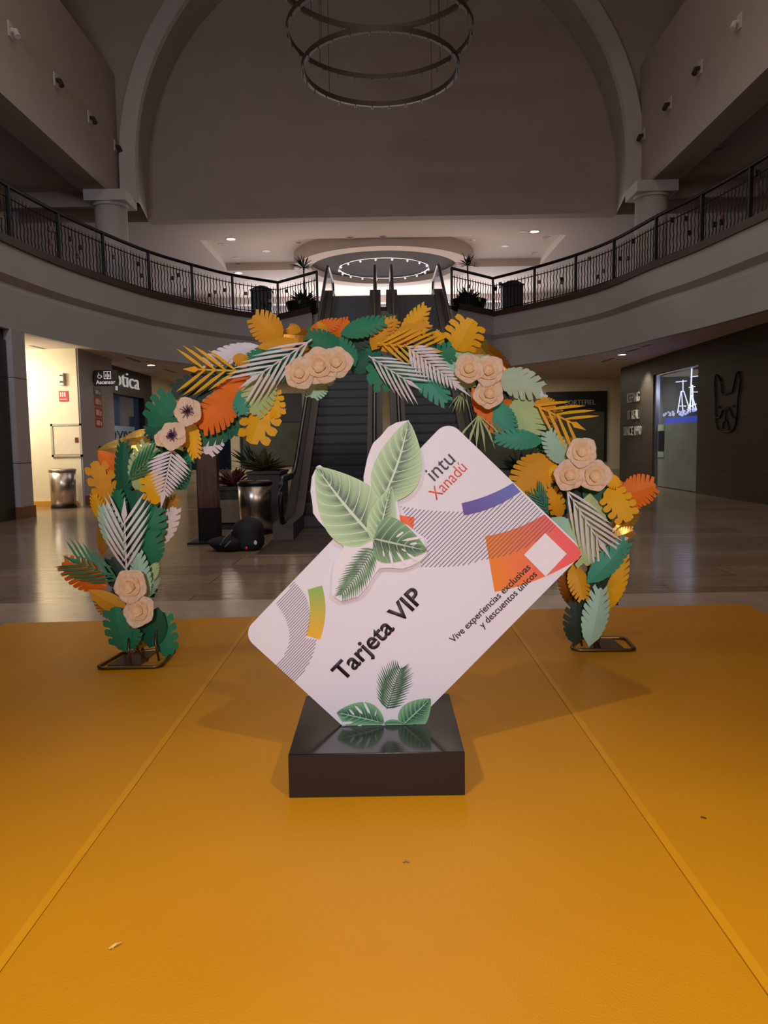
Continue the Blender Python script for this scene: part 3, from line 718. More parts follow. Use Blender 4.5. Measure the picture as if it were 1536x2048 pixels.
CR = dict(A=(100, 580, 1536/460), B=(460, 580, 1536/340), C=(760, 580, 1536/440), D=(920, 820, 1536/420), E=(100, 840, 1365/340), F=(360, 720, 4.8))
DATA = '''
E oval gold 830 190 370 250 70 0
E monstera must 520 720 350 330 95 1
E feather yellow 450 840 350 600 60 1
E oval orange 570 430 385 245 62 1
E oval brown 560 520 400 290 60 0
E feather dgreen 600 640 590 170 80 2
E feather lime 700 600 790 180 110 2
E palm emer 620 500 860 250 90 3
E monstera yellow 850 680 800 370 85 2
E oval dgreen 880 250 1090 560 140 1
E fern white 985 215 900 660 150 4
E banana dgreen 700 1160 700 560 190 1
E banana green 760 1080 850 690 120 2
E feather green 580 860 540 560 70 2
E banana dgreen 640 900 560 480 110 1
E feather mint 600 1120 425 680 85 3
E palm white 615 1230 600 690 160 4
E banana pink 860 1030 1010 700 80 1
E feather gold 850 800 1020 620 60 0
E banana green 780 1200 820 880 110 2
E feather mint 780 1460 700 1060 80 3
E feather lime 820 1300 830 1110 50 2
E feather orange 470 1350 95 1150 120 2
E palm emer 570 1290 150 1110 130 3
E oval must 620 1540 305 1365 60 2
E banana dark 700 1480 500 1100 120 1
E banana dark 480 1380 760 1460 90 1
E feather gold 560 1620 370 1440 60 1
E monstera emer 610 1860 520 1500 120 4
E monstera emer 630 1840 715 1680 45 4
E oval gold 690 1850 650 1560 120 2
E oval dgreen 800 1830 870 1500 85 3
E monstera emer 950 1910 900 1540 85 2
E palm mint 780 1440 835 1280 45 3
E feather gold 420 1100 430 800 50 0
E oval brown 640 600 760 520 80 0
E banana dgreen 600 1500 830 1330 90 0
E feather gold 900 780 890 560 60 0
A monstera green 690 930 830 690 105 2
A feather dgreen 880 930 630 940 60 2
A banana dark 1180 640 810 680 100 1
A oval gold 720 960 480 1000 40 0
A feather yellow 940 860 975 1125 52 2
A oval brown 1040 880 930 1040 60 1
A feather must 860 900 850 735 45 1
A oval gold 880 1050 920 850 60 1
A feather orange 1260 680 1000 925 110 3
A feather orange 1400 550 1060 770 70 2
A feather teal 1220 680 1010 860 80 3
A antler yellow 1270 540 925 530 140 4
A feather white 1420 370 1020 485 60 1
A feather must 1340 460 1230 480 50 2
A banana dgreen 1520 430 1120 660 90 1
A feather emer 1536 560 1330 520 60 2
A banana dgreen 1300 860 1000 1000 80 1
A banana dgreen 1180 930 1220 740 90 1
B feather lime 330 690 210 1130 140 3
F monstera yellow 860 320 680 805 165 2
F monstera yellow 860 260 940 560 90 2
F banana teal 570 280 600 530 80 3
F banana white 330 620 250 905 130 1
F banana dgreen 300 640 600 700 50 1
F feather emer 130 700 100 980 80 1
B feather must 480 470 205 235 130 2
B oval brown 760 420 420 400 70 1
B oval must 620 470 240 520 50 2
B oval white 450 380 430 285 28 0
B feather must 640 430 530 330 60 1
B feather emer 560 500 165 600 60 2
B feather emer 540 550 220 730 95 3
B palm white 740 445 150 840 150 4
B oval must 880 560 730 440 60 2
B feather green 1080 580 690 395 95 2
B banana emer 1140 700 980 430 80 2
B feather orange 900 440 1080 280 90 1
B feather orange 700 380 1000 290 60 1
B oval must 870 400 790 285 35 2
B feather emer 980 405 1400 280 85 3
B oval sage 1080 380 1390 330 40 2
B banana dark 1020 530 1290 400 80 1
B feather mint 800 760 740 975 110 2
B feather mint 850 800 940 800 60 2
B banana dgreen 300 640 0 800 80 1
B banana green 700 600 300 780 120 1
B banana dgreen 1100 760 1250 560 100 1
C feather yellow 130 360 325 110 62 3
C feather must 60 370 345 225 60 3
C palm yellow -20 370 395 425 130 4
C feather must -40 350 120 205 60 2
C feather must -60 430 60 200 60 2
C oval white 140 290 255 150 16 1
C feather yellow 0 430 200 300 50 3
C palm white -80 460 250 675 100 4
C monstera emer 210 530 -90 630 100 3
C fern white 170 380 590 710 100 4
C feather teal 180 480 470 785 85 3
C banana dgreen 300 400 160 520 80 2
C monstera yellow 530 420 650 205 115 3
C feather yellow 440 390 385 285 32 3
C oval gold 750 460 630 320 55 2
C feather brown 690 360 900 570 55 1
C monstera emer 360 490 525 420 70 3
C banana lime 480 430 760 490 60 2
C feather mint 680 680 380 480 85 3
C banana sage 810 590 1130 700 100 3
C oval white 1000 660 1065 565 45 1
C oval white 1040 720 1145 740 45 1
C oval white 1100 790 1172 735 28 1
C feather lime 950 740 1060 1070 135 3
C feather orange 630 670 890 1015 85 3
C feather orange 840 760 930 830 40 1
C feather teal 780 770 930 1000 75 3
C grass lime 570 720 540 860 60 2
C grass lime 690 880 700 1130 150 4
C feather teal 1150 1060 800 1030 65 4
C antler yellow 1080 800 1400 960 150 4
C banana dark 560 600 900 700 100 1
C banana dgreen 900 900 700 760 90 1
C banana dark 380 350 760 520 90 0
C banana dark 1200 1100 980 820 110 0
C feather must 1070 790 1230 800 45 3
D feather mint 770 410 635 155 75 4
D feather must 690 330 410 590 140 3
D feather yellow 700 390 680 515 38 3
D oval gold 660 400 480 630 70 2
D banana dgreen 880 540 1130 640 120 2
D feather orange 1160 640 1432 548 110 3
D feather orange 1090 490 1290 730 60 2
D monstera yellow 1080 570 1245 810 95 4
D feather yellow 1060 470 1160 560 45 4
D monstera must 740 780 650 565 60 2
D palm teal 650 760 550 585 65 3
D palm white 760 560 1070 1040 125 4
D feather lime 950 590 930 1140 140 3
D feather mint 660 780 890 990 85 3
D feather gold 1110 900 1295 735 65 1
D feather gold 1110 940 1270 880 50 1
D oval pink 1120 960 1235 935 20 1
D feather teal 915 1280 1225 955 80 4
D feather yellow 1070 1480 1195 1060 75 2
D feather must 820 1120 905 1390 75 3
D banana dark 860 1420 1090 1180 120 2
D banana dark 850 1730 850 1400 95 2
D banana dark 930 1560 990 1280 90 2
D feather mint 940 1745 1030 1300 95 4
D feather brown 850 1460 740 1210 55 1
D banana dark 700 820 740 540 90 1
D banana dark 820 760 900 560 120 1
D banana dgreen 1080 820 1090 620 70 2
D banana dark 860 1150 800 900 110 1
D feather brown 800 1300 830 1100 50 1
D feather lime 560 30 380 -60 60 2
'''
for ln in DATA.strip().splitlines():
    c, kind, colr, bx, by, tx, ty, hw, ly = ln.split(); x0, y0, s = CR[c]
    leaf((x0+float(bx)/s, y0+float(by)/s), (x0+float(tx)/s, y0+float(ty)/s), kind, colr, float(hw)/s, int(ly))
FILL = 1
# metal frame of the arch: two bent tubes with rungs
cl = [(268, 1318), (262, 1220), (258, 1120), (262, 1020), (290, 930), (345, 860), (420, 795), (500, 735), (600, 695), (700, 680), (800, 682), (900, 705), (975, 745), (1050, 815), (1110, 890), (1160, 960), (1185, 1040), (1195, 1120), (1190, 1200), (1178, 1292)]
cp = [atY(x, y, 5.16) for x, y in cl]
cp[0].z = .02; cp[-1].z = .02
path = catmull(cp, 4)
for i in range(3, len(cl)-2):
    (x0, y0), (x1, y1) = cl[i], cl[i+1]
    for k in range(3):
        t = random.random(); x, y = x0+(x1-x0)*t, y0+(y1-y0)*t; dx, dy = x1-x0, y1-y0; L = math.hypot(dx, dy); s = -1 if k % 2 else 1
        a = random.uniform(.4, 1.3); ux, uy = dx/L, dy/L
        vx = (ux*math.cos(a)-s*uy*math.sin(a)); vy = (uy*math.cos(a)+s*ux*math.sin(a)); ln = random.uniform(45, 68)
        leaf((x-vx*18, y-vy*18), (x+vx*ln, y+vy*ln), random.choice(('feather', 'banana')), random.choice(('dgreen', 'green', 'dark', 'dgreen', 'gold')), random.uniform(17, 24), 0)
for off in (-.06, .06):
    bm = bmesh.new(); pts = []
    for i, p in enumerate(path):
        t = (path[min(i+1, len(path)-1)]-path[max(i-1, 0)]).normalized(); nn = Vector((-t.z, 0, t.x)); pts.append(p+nn*off)
    tube(bm, pts, .011, 8); link('frame_tube', bm, LM['brown'], arch, True)
bm = bmesh.new()
for i in range(2, len(path)-2, 4):
    t = (path[i+1]-path[i-1]).normalized(); nn = Vector((-t.z, 0, t.x)); tube(bm, [path[i]-nn*.06, path[i]+nn*.06], .006, 6)
link('frame_rungs', bm, LM['brown'], arch)
METALB = mat('foot_metal', (120, 96, 72), .3, .9)
for quad, pl, tubes in (([(190, 1337), (322, 1333), (352, 1296), (246, 1305)], [(215, 1332), (282, 1330), (318, 1300), (262, 1304)], [((255, 1300), (262, 1328)), ((262, 1290), (296, 1322)), ((310, 1288), (318, 1322))]),
                 ([(1142, 1300), (1272, 1300), (1250, 1276), (1152, 1274)], [(1180, 1298), (1250, 1299), (1222, 1277), (1180, 1276)], [((1160, 1262), (1164, 1292)), ((1185, 1262), (1190, 1296)), ((1180, 1266), (1200, 1296))])):
    q = [atZ(x, y, .017) for x, y in quad]; pts = rounded(q, .05, 6); bm = bmesh.new(); tube(bm, pts, .0115, 8, closed=True); o = link('foot_hoop', bm, METALB, arch, True)
    q = [atZ(x, y, .008) for x, y in pl]; bm = bmesh.new(); prism(bm, q, (0, 0, .006)); link('foot_plate', bm, METALB, arch)
    bm = bmesh.new()
    for (a, b) in tubes:
        p = atZ(*b, .018); tp = Vector((p.x+(a[0]-b[0])/FPX*5, p.y+.03, .018+(b[1]-a[1])/FPX*5.2)); tube(bm, [p, tp, tp+Vector((0, .03, .1))], .008, 8)
    link('foot_struts', bm, METALB, arch, True)

# flowers
PEACH = mat('paper_peach', (252, 218, 188), .7, noise=.06, nscale=20, bump=.4, bscale=45)
PEACH2 = mat('paper_peach_core', (252, 214, 170), .7, noise=.08, nscale=20, bump=.4, bscale=60)
PURP = mat('paper_purple', (84, 44, 100), .6)
def petal(bm, c, X, Z, N, a, r, w, lift, curl, n=6):
    """rounded, cupped petal with wavy rim"""
    d = X*math.cos(a)+Z*math.sin(a); t = -X*math.sin(a)+Z*math.cos(a); rows = []
    for i in range(n+1):
        u = i/n; hw = w*math.sin(PI*(.12+.76*u))**.7*(1 if u < .9 else .82); row = []
        for j in range(-3, 4):
            v = j/3; row.append(bm.verts.new(c+d*(r*u*(1-.10*v*v*(u > .5)))+t*(hw*v)+N*(lift+curl*u*u-.02*r*0+.16*w*v*v*(1-u)+.05*r*math.sin(v*6+a*3)*u)))
        rows.append(row)
    for p, q in zip(rows, rows[1:]):
        for j in range(6): bm.faces.new((p[j], p[j+1], q[j+1], q[j]))
def flower(px, py, rp, purple=False, d=.30, tilt=(0, .15)):
    y = 5.12-d; c = atY(px, py, y); r = rp*y/FPX*1.06
    N = Vector((tilt[0], -1, tilt[1])).normalized(); X = Vector((1, 0, 0)); X = (X-N*X.dot(N)).normalized(); Z = N.cross(X)
    if Z.z < 0: Z = -Z
    a0 = random.random()*6; bm = bmesh.new()
    for k in range(5): petal(bm, c, X, Z, N, a0+k*2*PI/5, r*(1.0+.08*(k%2)), r*.66, .004*(k % 2), .12*r)
    o = link('flower', bm, PEACH, arch, True); sd = o.modifiers.new('paper', 'SOLIDIFY'); sd.thickness = .0018
    bm = bmesh.new()
    if not purple:
        for k in range(4): petal(bm, c, X, Z, N, a0+.6+k*2*PI/4, r*.66, r*.46, .010, .2*r)
        for k in range(4): petal(bm, c, X, Z, N, a0+1.2+k*PI/2, r*.38, r*.24, .02, .3*r)
        q = link('inner_petals', bm, PEACH2, o, True); sd = q.modifiers.new('paper', 'SOLIDIFY'); sd.thickness = .0015
        q.matrix_parent_inverse = Matrix.Identity(4); 
    else:
        for k in range(20):
            a = k*2*PI/20+random.uniform(-.1, .1); l = r*random.uniform(.3, .55); dd = X*math.cos(a)+Z*math.sin(a)
            tube(bm, [c+N*.01, c+dd*l*.6+N*.03, c+dd*l+N*.034], [.002, .0018, .0025], 5)
        for k in range(8):
            a = k*2*PI/8; dd = X*math.cos(a)+Z*math.sin(a); tube(bm, [c+N*.01, c+dd*r*.18+N*.045], [.004, .003], 6)
        q = link('stamens', bm, PURP, o); q.matrix_parent_inverse = Matrix.Identity(4)
    return o
for a in ((262, 1171, 33), (279, 1222, 31), (600, 748, 30), (640, 732, 36), (672, 726, 31), (938, 738, 28), (977, 742, 29), (977, 789, 29), (1163, 905, 29), (1137, 950, 30), (1189, 951, 31)):
    flower(*a, tilt=(random.uniform(-.15, .15), random.uniform(0, .25)))
flower(325, 878, 16, False, .26)
flower(377, 824, 27, True, .31); flower(346, 872, 27, True, .33)

# ================================================================== CHANDELIER
ch = empty('chandelier', (.07, 17, 9.2), 'three tier ring chandelier with thin bronze hoops hanging from the roof', 'chandelier')
for R, z, nb in ((1.63, 9.23, 26), (1.93, 9.97, 30), (2.2, 11.2, 32)):
    n = 72; bm = bmesh.new()
    prof_ = ((R-.035, z+.06), (R+.035, z+.06), (R+.035, z-.05), (R-.035, z-.05))
    rg = [[bm.verts.new((.07+r*math.cos(2*PI*k/n), 17+r*math.sin(2*PI*k/n), zz)) for k in range(n)] for r, zz in prof_]
    for i in range(4):
        a, b = rg[i], rg[(i+1) % 4]
        for k in range(n): bm.faces.new((a[k], a[(k+1) % n], b[(k+1) % n], b[k]))
    rr = link('ring', bm, BRONZE, ch)
    bm = bmesh.new()
    for k in range(nb):
        a = 2*PI*k/nb; lathe(bm, (.07+R*math.cos(a), 17+R*math.sin(a), z-.11), [(.001, -.03), (.02, -.01), (.02, .03), (.01, .06)], 8)
    o = link('bulbs', bm, mat('bulb_off', (120, 104, 90), .3), rr); o.matrix_parent_inverse = Matrix.Identity(4)
bm = bmesh.new()
for k in range(4):
    a = PI/4+k*PI/2
    for R, z in ((1.63, 9.23), (1.93, 9.97), (2.2, 11.2)): tube(bm, [(.07+R*math.cos(a), 17+R*math.sin(a), z), (.07+R*math.cos(a)*.98, 17+R*math.sin(a)*.98, 17.7)], .006, 4)
link('cables', bm, BRONZE, ch)
# ring of small lights in the round ceiling recess
rl = empty('ring_light', (RC[0], 32.6, 8.6), 'hoop of little crystal lights in the round recess of the upper ceiling', 'light')
bm = bmesh.new(); tube(bm, [(RC[0]+1.85*math.cos(a), 32.6+1.85*math.sin(a), 8.6) for a in [2*PI*k/48 for k in range(48)]], .02, 6, closed=True); link('hoop', bm, CHROME, rl)
GL = mat('glass_drop', (220, 225, 240), .2, emit=(225, 225, 245), estr=.5)
for k in range(18):
    a = 2*PI*k/18; bm = bmesh.new(); lathe(bm, (RC[0]+1.85*math.cos(a), 32.6+1.85*math.sin(a), 8.52), [(.001, -.05), (.05, 0), (.03, .05), (.01, .08)], 10); link('glass_drop', bm, GL, rl, True)
bm = bmesh.new()
for k in range(4):
    a = PI/4+k*PI/2; tube(bm, [(RC[0]+1.85*math.cos(a), 32.6+1.85*math.sin(a), 8.6), (RC[0]+1.85*math.cos(a), 32.6+1.85*math.sin(a), 8.755)], .006, 4)
link('cables', bm, CHROME, rl)

# ================================================================== DOWNLIGHTS
def downlight(p, z, r, on, label, grp, glow=60, rgb=(1, .93, .82)):
    e = empty('downlight', (p[0], p[1], z), label, 'ceiling light', grp)
    n = 24; bm = bmesh.new()
    lathe(bm, (p[0], p[1], z), [(r*1.25, 0), (r*1.25, -.012), (r, -.012), (r*.95, .0)], n); link('rim', bm, RIMM, e)
    bm = bmesh.new(); cyl(bm, p, r*.95, -.0, .0001, n)
    for v in bm.verts: v.co.z += z-.008
    link('lens', bm, LAMPM if on else mat('lamp_off', (120, 108, 100), .4), e)
    if on and glow: lamp('SPOT', (p[0], p[1], z-.03), glow, rgb, None, .06, 130, .6)
for (x, y), lb in zip(((302, 730), (1244, 709), (1132, 761)), ('lit downlight in the lower ceiling by the optician shop', 'lit downlight in the lower ceiling by the stone wall', 'lit downlight in the lower ceiling before the far right shopfront')):
    p = atZ(x, y, HC); downlight((p.x, p.y), HC, .11, True, lb, None, 90)
for (x, y), lb in zip(((462, 478), (463, 533), (477, 546), (1069, 463)), ('brightest lit downlight at left in the upper gallery ceiling', 'lit downlight on the left edge of the ceiling tray', 'small lit downlight just beyond the left edge of the ceiling tray', 'lit downlight at right in the upper gallery ceiling')):
    zz = 9.06 if 0 else 8.8; p = atZ(x, y, zz); zc = 9.06 if (-6.5 < p.x < 6.75 and 28.6 < p.y < 33.5) else 8.8; p = atZ(x, y, zc)
    downlight((p.x, p.y), zc, .15, True, lb, None, 30)
UNL = ['unlit downlight just below left of the brightest left downlight', 'unlit downlight above the left end of the round ceiling ring', 'unlit downlight midway between the left tray edge and the ring', 'upper unlit downlight along the left tray edge',
       'lower unlit downlight along the left tray edge by the lit one', 'unlit downlight above the right end of the round ceiling ring', 'unlit downlight midway between the ring and the right tray edge', 'unlit downlight just right of the lit right downlight',
       'unlit downlight just left of the lit right downlight', 'unlit downlight at the far right corner of the ceiling tray', 'unlit downlight before the centre of the round ceiling ring', 'unlit downlight left of centre before the round ceiling ring']
for i, (x, y) in enumerate(((446, 489), (596, 485), (533, 502), (473, 516), (476, 527), (944, 480), (1010, 492), (1091, 475), (1046, 464), (1067, 506), (766, 473), (700, 475))):
    p = atZ(x, y, 8.8); zc = 9.06 if (-6.5 < p.x < 6.75 and 28.6 < p.y < 33.5) else 8.8; p = atZ(x, y, zc)
    downlight((p.x, p.y), zc, .13, False, UNL[i], 'unlit downlights of the upper gallery ceiling')
p = atZ(1435, 298, 9.2); downlight((p.x, p.y), 9.2, .16, False, 'unlit round downlight over the right gallery behind the beam', None)
# linear slots
for (a, b), lb in (((( 60, 691), (148, 711)), 'long slot vent in the ceiling over the left corridor'), (((252, 714), (281, 724)), 'slot vent in the ceiling before the optician shop'), (((328, 738), (352, 746)), 'slot vent in the ceiling right of the optician shop'),
                   (((1253, 704), (1278, 697)), 'slot vent right of the downlight by the stone wall'), (((1203, 724), (1228, 716)), 'slot vent left of the downlight by the stone wall'), (((1284, 694), (1300, 689)), 'short slot vent nearest the stone wall')):
    p = atZ(*a, HC); q = atZ(*b, HC); d = (q-p).normalized(); n_ = Vector((-d.y, d.x, 0))*.05
    bm = bmesh.new(); prism(bm, [p-n_, q-n_, q+n_, p+n_], (0, 0, -.004)); tag(link('ceiling_slot', bm, DARK), lb, 'vent')
# spotlights on the long beams
k = 0
for s, pts in ((-1, ((20, 65), (110, 160), (178, 235), (235, 297))), (1, ((1480, 35), (1402, 132), (1341, 205), (1288, 272)))):
    side = 'left' if s < 0 else 'right'
    for j, (x, y) in enumerate(pts):
        p = atX(x, y, s*7.9); y0 = min(p.y, 24.0); z0 = 10.4
        e = empty('beam_spotlight', (s*7.9, y0, z0), '%s spotlight on the %s beam counted from the viewer' % (('nearest', 'second', 'third', 'farthest')[j], side), 'spotlight')
        bm = bmesh.new(); box(bm, min(s*7.9, s*7.87), max(s*7.9, s*7.87), y0-.1, y0+.1, z0-.16, z0+.16); link('back_plate', bm, PLASTER_L, e)
        bm = bmesh.new(); tube(bm, [(s*7.87, y0, z0), (s*7.78, y0, z0-.02), (s*7.72, y0-.04, z0-.16)], [.05, .06, .065], 10); link('lamp_head', bm, DARKBR if j else RIMM, e)

# ================================================================== LEFT SIDE
# optician shop front
sh = empty('storefront', (-7.8, 23.7, 0), 'dark optician shop front with pale lettering and a blue glass window', 'shop front')
bm = bmesh.new()
for a in ((21.05, 26.35, 2.98, HC), (21.05, 21.7, 0, 2.98), (25.46, 26.35, 0, 2.98), (21.7, 25.46, 0, .2)): box(bm, -8.1, -7.8, a[0], a[1], a[2], a[3])
link('frame', bm, DARK, sh)
link('window_pane', B(-8.0, -7.98, 21.7, 25.46, .2, 2.98), mat('blue_glass', (50, 66, 92), .05, emit=(60, 78, 110), estr=.04), sh)
text_obj('sign_lettering', 'Optica', WHITEP, (-7.79, 21.75, 3.22), (0, 1, 0), (0, 0, 1), height=.5, width=3.15, depth=.04, parent=sh, bold=-.012)
lk = link('poster', B(-7.975, -7.97, 22.5, 24.9, 1.3, 2.05), mat('poster_blue', (120, 140, 160), .5, emit=(110, 130, 150), estr=.06), sh)
text_obj('poster_lettering', '2X95', mat('ink_dark', (30, 34, 40), .5), (-7.968, 22.8, 1.55), (0, 1, 0), (0, 0, 1), height=.36, width=1.8, depth=.004, parent=sh, bold=.03)
# ascensor sign
s_ = atY(190, 742, 19.6); e_ = atY(233, 772, 19.6)
Y0 = 19.6
sg = empty('elevator_sign', (-7.28, Y0, 3.1), 'dark projecting sign reading Ascensor with wheelchair and lift symbols', 'sign')
ax0, ax1 = atY(186, 756, Y0).x, atY(236, 756, Y0).x; az0, az1 = atY(210, 772, Y0).z, atY(210, 740, Y0).z
link('board', bbox(ax0, ax1, Y0, Y0+.08, az0, az1, .02), mat('sign_brown', (62, 50, 44), .5), sg)
link('bracket', B(-7.28, ax0+.05, Y0+.02, Y0+.06, az0+.1, az1-.1), BLACKM, sg)
text_obj('lettering', 'Ascensor', WHITEP, (ax0+.07, Y0-.001, az0+.05), (1, 0, 0), (0, 0, 1), height=.1, width=ax1-ax0-.14, depth=.004, parent=sg, bold=.02)
bm = bmesh.new(); cx = (ax0+ax1)/2+.05; cz = az0+.27
for a in ((cx-.09, cx+.09, cz+.08, cz+.095), (cx-.09, cx+.09, cz-.095, cz-.08), (cx-.09, cx-.075, cz-.09, cz+.09), (cx+.075, cx+.09, cz-.09, cz+.09), (cx-.007, cx+.007, cz-.09, cz+.09), (cx-.05, cx-.025, cz-.05, cz+.02), (cx+.025, cx+.05, cz-.05, cz+.02)):
    box(bm, a[0], a[1], Y0-.005, Y0, a[2], a[3])
link('lift_symbol', bm, WHITEP, sg)
bm = bmesh.new(); tube(bm, [(cx-.2+.045*math.cos(t), Y0-.003, cz-.03+.045*math.sin(t)) for t in [PI*.7+k*PI*1.3/8 for k in range(9)]], .008, 6); tube(bm, [(cx-.22, Y0-.003, cz+.06), (cx-.21, Y0-.003, cz), (cx-.16, Y0-.003, cz), (cx-.14, Y0-.003, cz-.05)], .009, 6)
link('wheelchair_symbol', bm, WHITEP, sg)
# small notices down the pillar
for z0, z1, mm, lb in ((2.72, 2.92, BLACKM, 'black'), (2.46, 2.7, RED, 'upper red'), (2.18, 2.42, RED, 'middle red'), (1.93, 2.15, RED, 'lower red')):
    e = empty('notice_plate', (-7.28, 19.9, z0), '%s safety notice plate in the column of notices on the pillar before the optician' % lb, 'notice')
    link('plate', B(-7.28, -7.27, 19.65, 20.15, z0, z1), mm, e)
    bm = bmesh.new(); box(bm, -7.27, -7.267, 19.72, 19.95, z0+.05, z1-.05); box(bm, -7.27, -7.267, 20.0, 20.08, z0+.04, z1-.08); link('pictogram', bm, mat('picto', (225, 215, 205), .5), e)
e = empty('elevator_call_panel', (-7.28, 19.9, 1.1), 'tall dark lift call panel on the pillar below the notices', 'panel')
link('plate', bbox(-7.28, -7.255, 19.8, 20.1, .95, 1.45, .008), mat('panel_dark', (78, 66, 62), .3, .6), e)
bm = bmesh.new()
for z in (1.15, 1.28): tube(bm, [(-7.256, 19.95, z), (-7.245, 19.95, z)], .03, 16)
link('button', bm, CHROME, e)
# electrical cabinet, fire sign, wall device
def pw(x, y): return atY(x, y, 18.7)
e = empty('wall_cabinet', (-7.63, 18.7, 1.6), 'pale wall cabinet door in a grey frame above the steel bin', 'cabinet')
a, b = pw(105, 914), pw(163, 847)
bm = bmesh.new(); x0, x1, z0, z1 = a.x, b.x, a.z, b.z
for q in ((x0, x1, z1-.05, z1), (x0, x1, z0, z0+.05), (x0, x0+.05, z0, z1), (x1-.05, x1, z0, z1)): box(bm, q[0], q[1], 18.665, 18.7, q[2], q[3])
link('frame', bm, mat('frame_grey', (176, 168, 148), .5), e)
d_ = link('door', B(x0+.06, x1-.06, 18.68, 18.7, z0+.06, z1-.06), mat('door_cream', (222, 208, 180), .5), e)
c_ = pw(154, 880); o = link('latch', B(c_.x-.04, c_.x+.04, 18.67, 18.68, c_.z-.06, c_.z+.06), mat('latch_red', (110, 30, 28), .5), d_); o.matrix_parent_inverse = Matrix.Identity(4)
a, b = pw(119, 803), pw(136, 782); e = empty('fire_sign', (a.x, 18.7, a.z), 'red and white fire equipment sign on the cream corridor wall', 'sign')
link('plate', B(a.x, b.x, 18.685, 18.7, a.z, b.z), RED, e)
bm = bmesh.new()
for k in range(3): box(bm, a.x+.03+k*.05, a.x+.06+k*.05, 18.682, 18.685, a.z+.11, b.z-.03)
box(bm, a.x+.03, b.x-.03, 18.682, 18.685, a.z+.04, a.z+.06)
link('symbols', bm, mat('picto', (225, 215, 205), .5), e)
a, b = pw(121, 771), pw(129, 746); e = empty('wall_device', (a.x, 18.7, a.z), 'small white emergency device on the cream wall above the fire sign', 'device')
link('housing', bbox(a.x, b.x, 18.62, 18.7, a.z, b.z, .01), mat('device_white', (214, 208, 196), .5), e)
bm = bmesh.new(); box(bm, a.x+.02, b.x-.02, 18.612, 18.62, a.z+.06, a.z+.1); box(bm, a.x+.02, b.x-.02, 18.612, 18.62, b.z-.08, b.z-.05); link('lens', bm, DARKBR, e)
# steel bins
def bin_(x, y, h, r, label, dark):
    e = empty('litter_bin', (x, y, 0), label, 'bin')
    bm = bmesh.new(); cyl(bm, (x, y), r*.97, 0, .05, 40); link('base_ring', bm, BLACKM, e)
    bm = bmesh.new(); lathe(bm, (x, y, 0), [(r*.93, .05), (r*.95, h*.5), (r, h-.06)], 48); link('body', bm, STEEL, e, True)
    bm = bmesh.new(); lathe(bm, (x, y, h-.06), [(r*1.02, 0), (r*1.05, .03), (r*1.0, .06), (r*.55, .065), (r*.5, .0), (0.001, -.01)], 48); link('lid', bm, BLACKM if dark else STEEL, e, True)
    bm = bmesh.new()
    for s in (-1, 1): box(bm, x+s*r*.5-.1, x+s*r*.5+.1, y-.03, y+.03, h+.006, h+.012)
    link('lid_label', bm, mat('bin_label', (210, 160, 60), .5), e)
bin_(-7.58, 18.2, .92, .3, 'brushed steel litter bin against the cream corridor wall', False)
bin_(-2.05, 12.25, .84, .27, 'brushed steel litter bin with black lid beside the left escalator', True)

# ---- totem, planters, bag near the escalator foot
e = empty('sign_totem', (-2.55, 11.25, 0), 'narrow dark wood totem post on a flat black foot plate', 'totem')
link('foot_plate', bbox(-2.83, -2.1, 10.95, 11.5, 0, .025, .005), BLACKM, e)
link('post', bbox(-2.7, -2.42, 11.18, 11.36, .5, 1.75, .008), WOODD, e); link('lower_post', bbox(-2.69, -2.41, 11.17, 11.37, .02, .5, .006), BLACKM, e)
link('edge_strip', B(-2.72, -2.7, 11.2, 11.34, .025, 1.72), BLACKM, e)
def plant(name, c, h, n, m, label, cat, spread=.6, group=None, stem=0, leaves_w=.03):
    e = empty(name, c, label, cat, group); bm = bmesh.new(); c = Vector(c)
    for i in range(n):
        a = random.random()*2*PI; el = random.uniform(.15, 1.35); l = h*random.uniform(.6, 1)
        d = Vector((math.cos(a)*math.cos(el)*spread*1.4, math.sin(a)*math.cos(el)*spread*1.4, math.sin(el))).normalized(); side = d.cross(Vector((0, 0, 1))).normalized()*leaves_w
        b0 = c+Vector((0, 0, stem)); mid = b0+d*l*.55; tip = b0+d*l+Vector((0, 0, -.12*l))
        v = [bm.verts.new(b0), bm.verts.new(mid+side), bm.verts.new(tip), bm.verts.new(mid-side)]; bm.faces.new(v)
    o = link('foliage', bm, m, e); sd = o.modifiers.new('t', 'SOLIDIFY'); sd.thickness = .006
    if stem:
        bm = bmesh.new(); tube(bm, [c, c+Vector((.02, 0, stem*.5)), c+Vector((0, 0, stem))], .025, 8); link('stem', bm, DARKBR, e)
    return e
PLN = mat('planter_grey', (66, 60, 60), .6); PLN2 = mat('planter_dark', (40, 38, 36), .6)
def planter(x0, x1, y0, y1, h, m, label):
    e = empty('planter_box', ((x0+x1)/2, (y0+y1)/2, 0), label, 'planter'); bm = B(x0, x1, y0, y1, 0, h); link('box', bm, m, e)
    link('rim', B(x0-.02, x1+.02, y0-.02, y1+.02, h, h+.04), m, e); link('soil', B(x0+.05, x1-.05, y0+.05, y1-.05, h+.04, h+.05), DARKBR, e)
planter(-2.3, -1.75, 13.0, 14.1, .92, PLN, 'tall grey planter box behind the steel bin by the left escalator')
planter(-2.95, -2.32, 12.9, 14.1, .66, PLN2, 'low dark planter box between the totem post and the tall planter')
tag(link('notice_board', B(-2.82, -2.4, 12.86, 12.89, .12, .5), mat('board_beige', (122, 104, 84), .6)), 'small beige board leaning on the low planter between totem and bin', 'sign board')
planter(1.95, 3.1, 13.0, 14.1, .85, PLN, 'grey planter box right of the right escalator behind the arch')
plant('potted_plant', (-2.28, 13.6, .97), .6, 40, PLANTD, 'dark spiky plant in the tall grey planter by the left escalator', 'plant', .8)
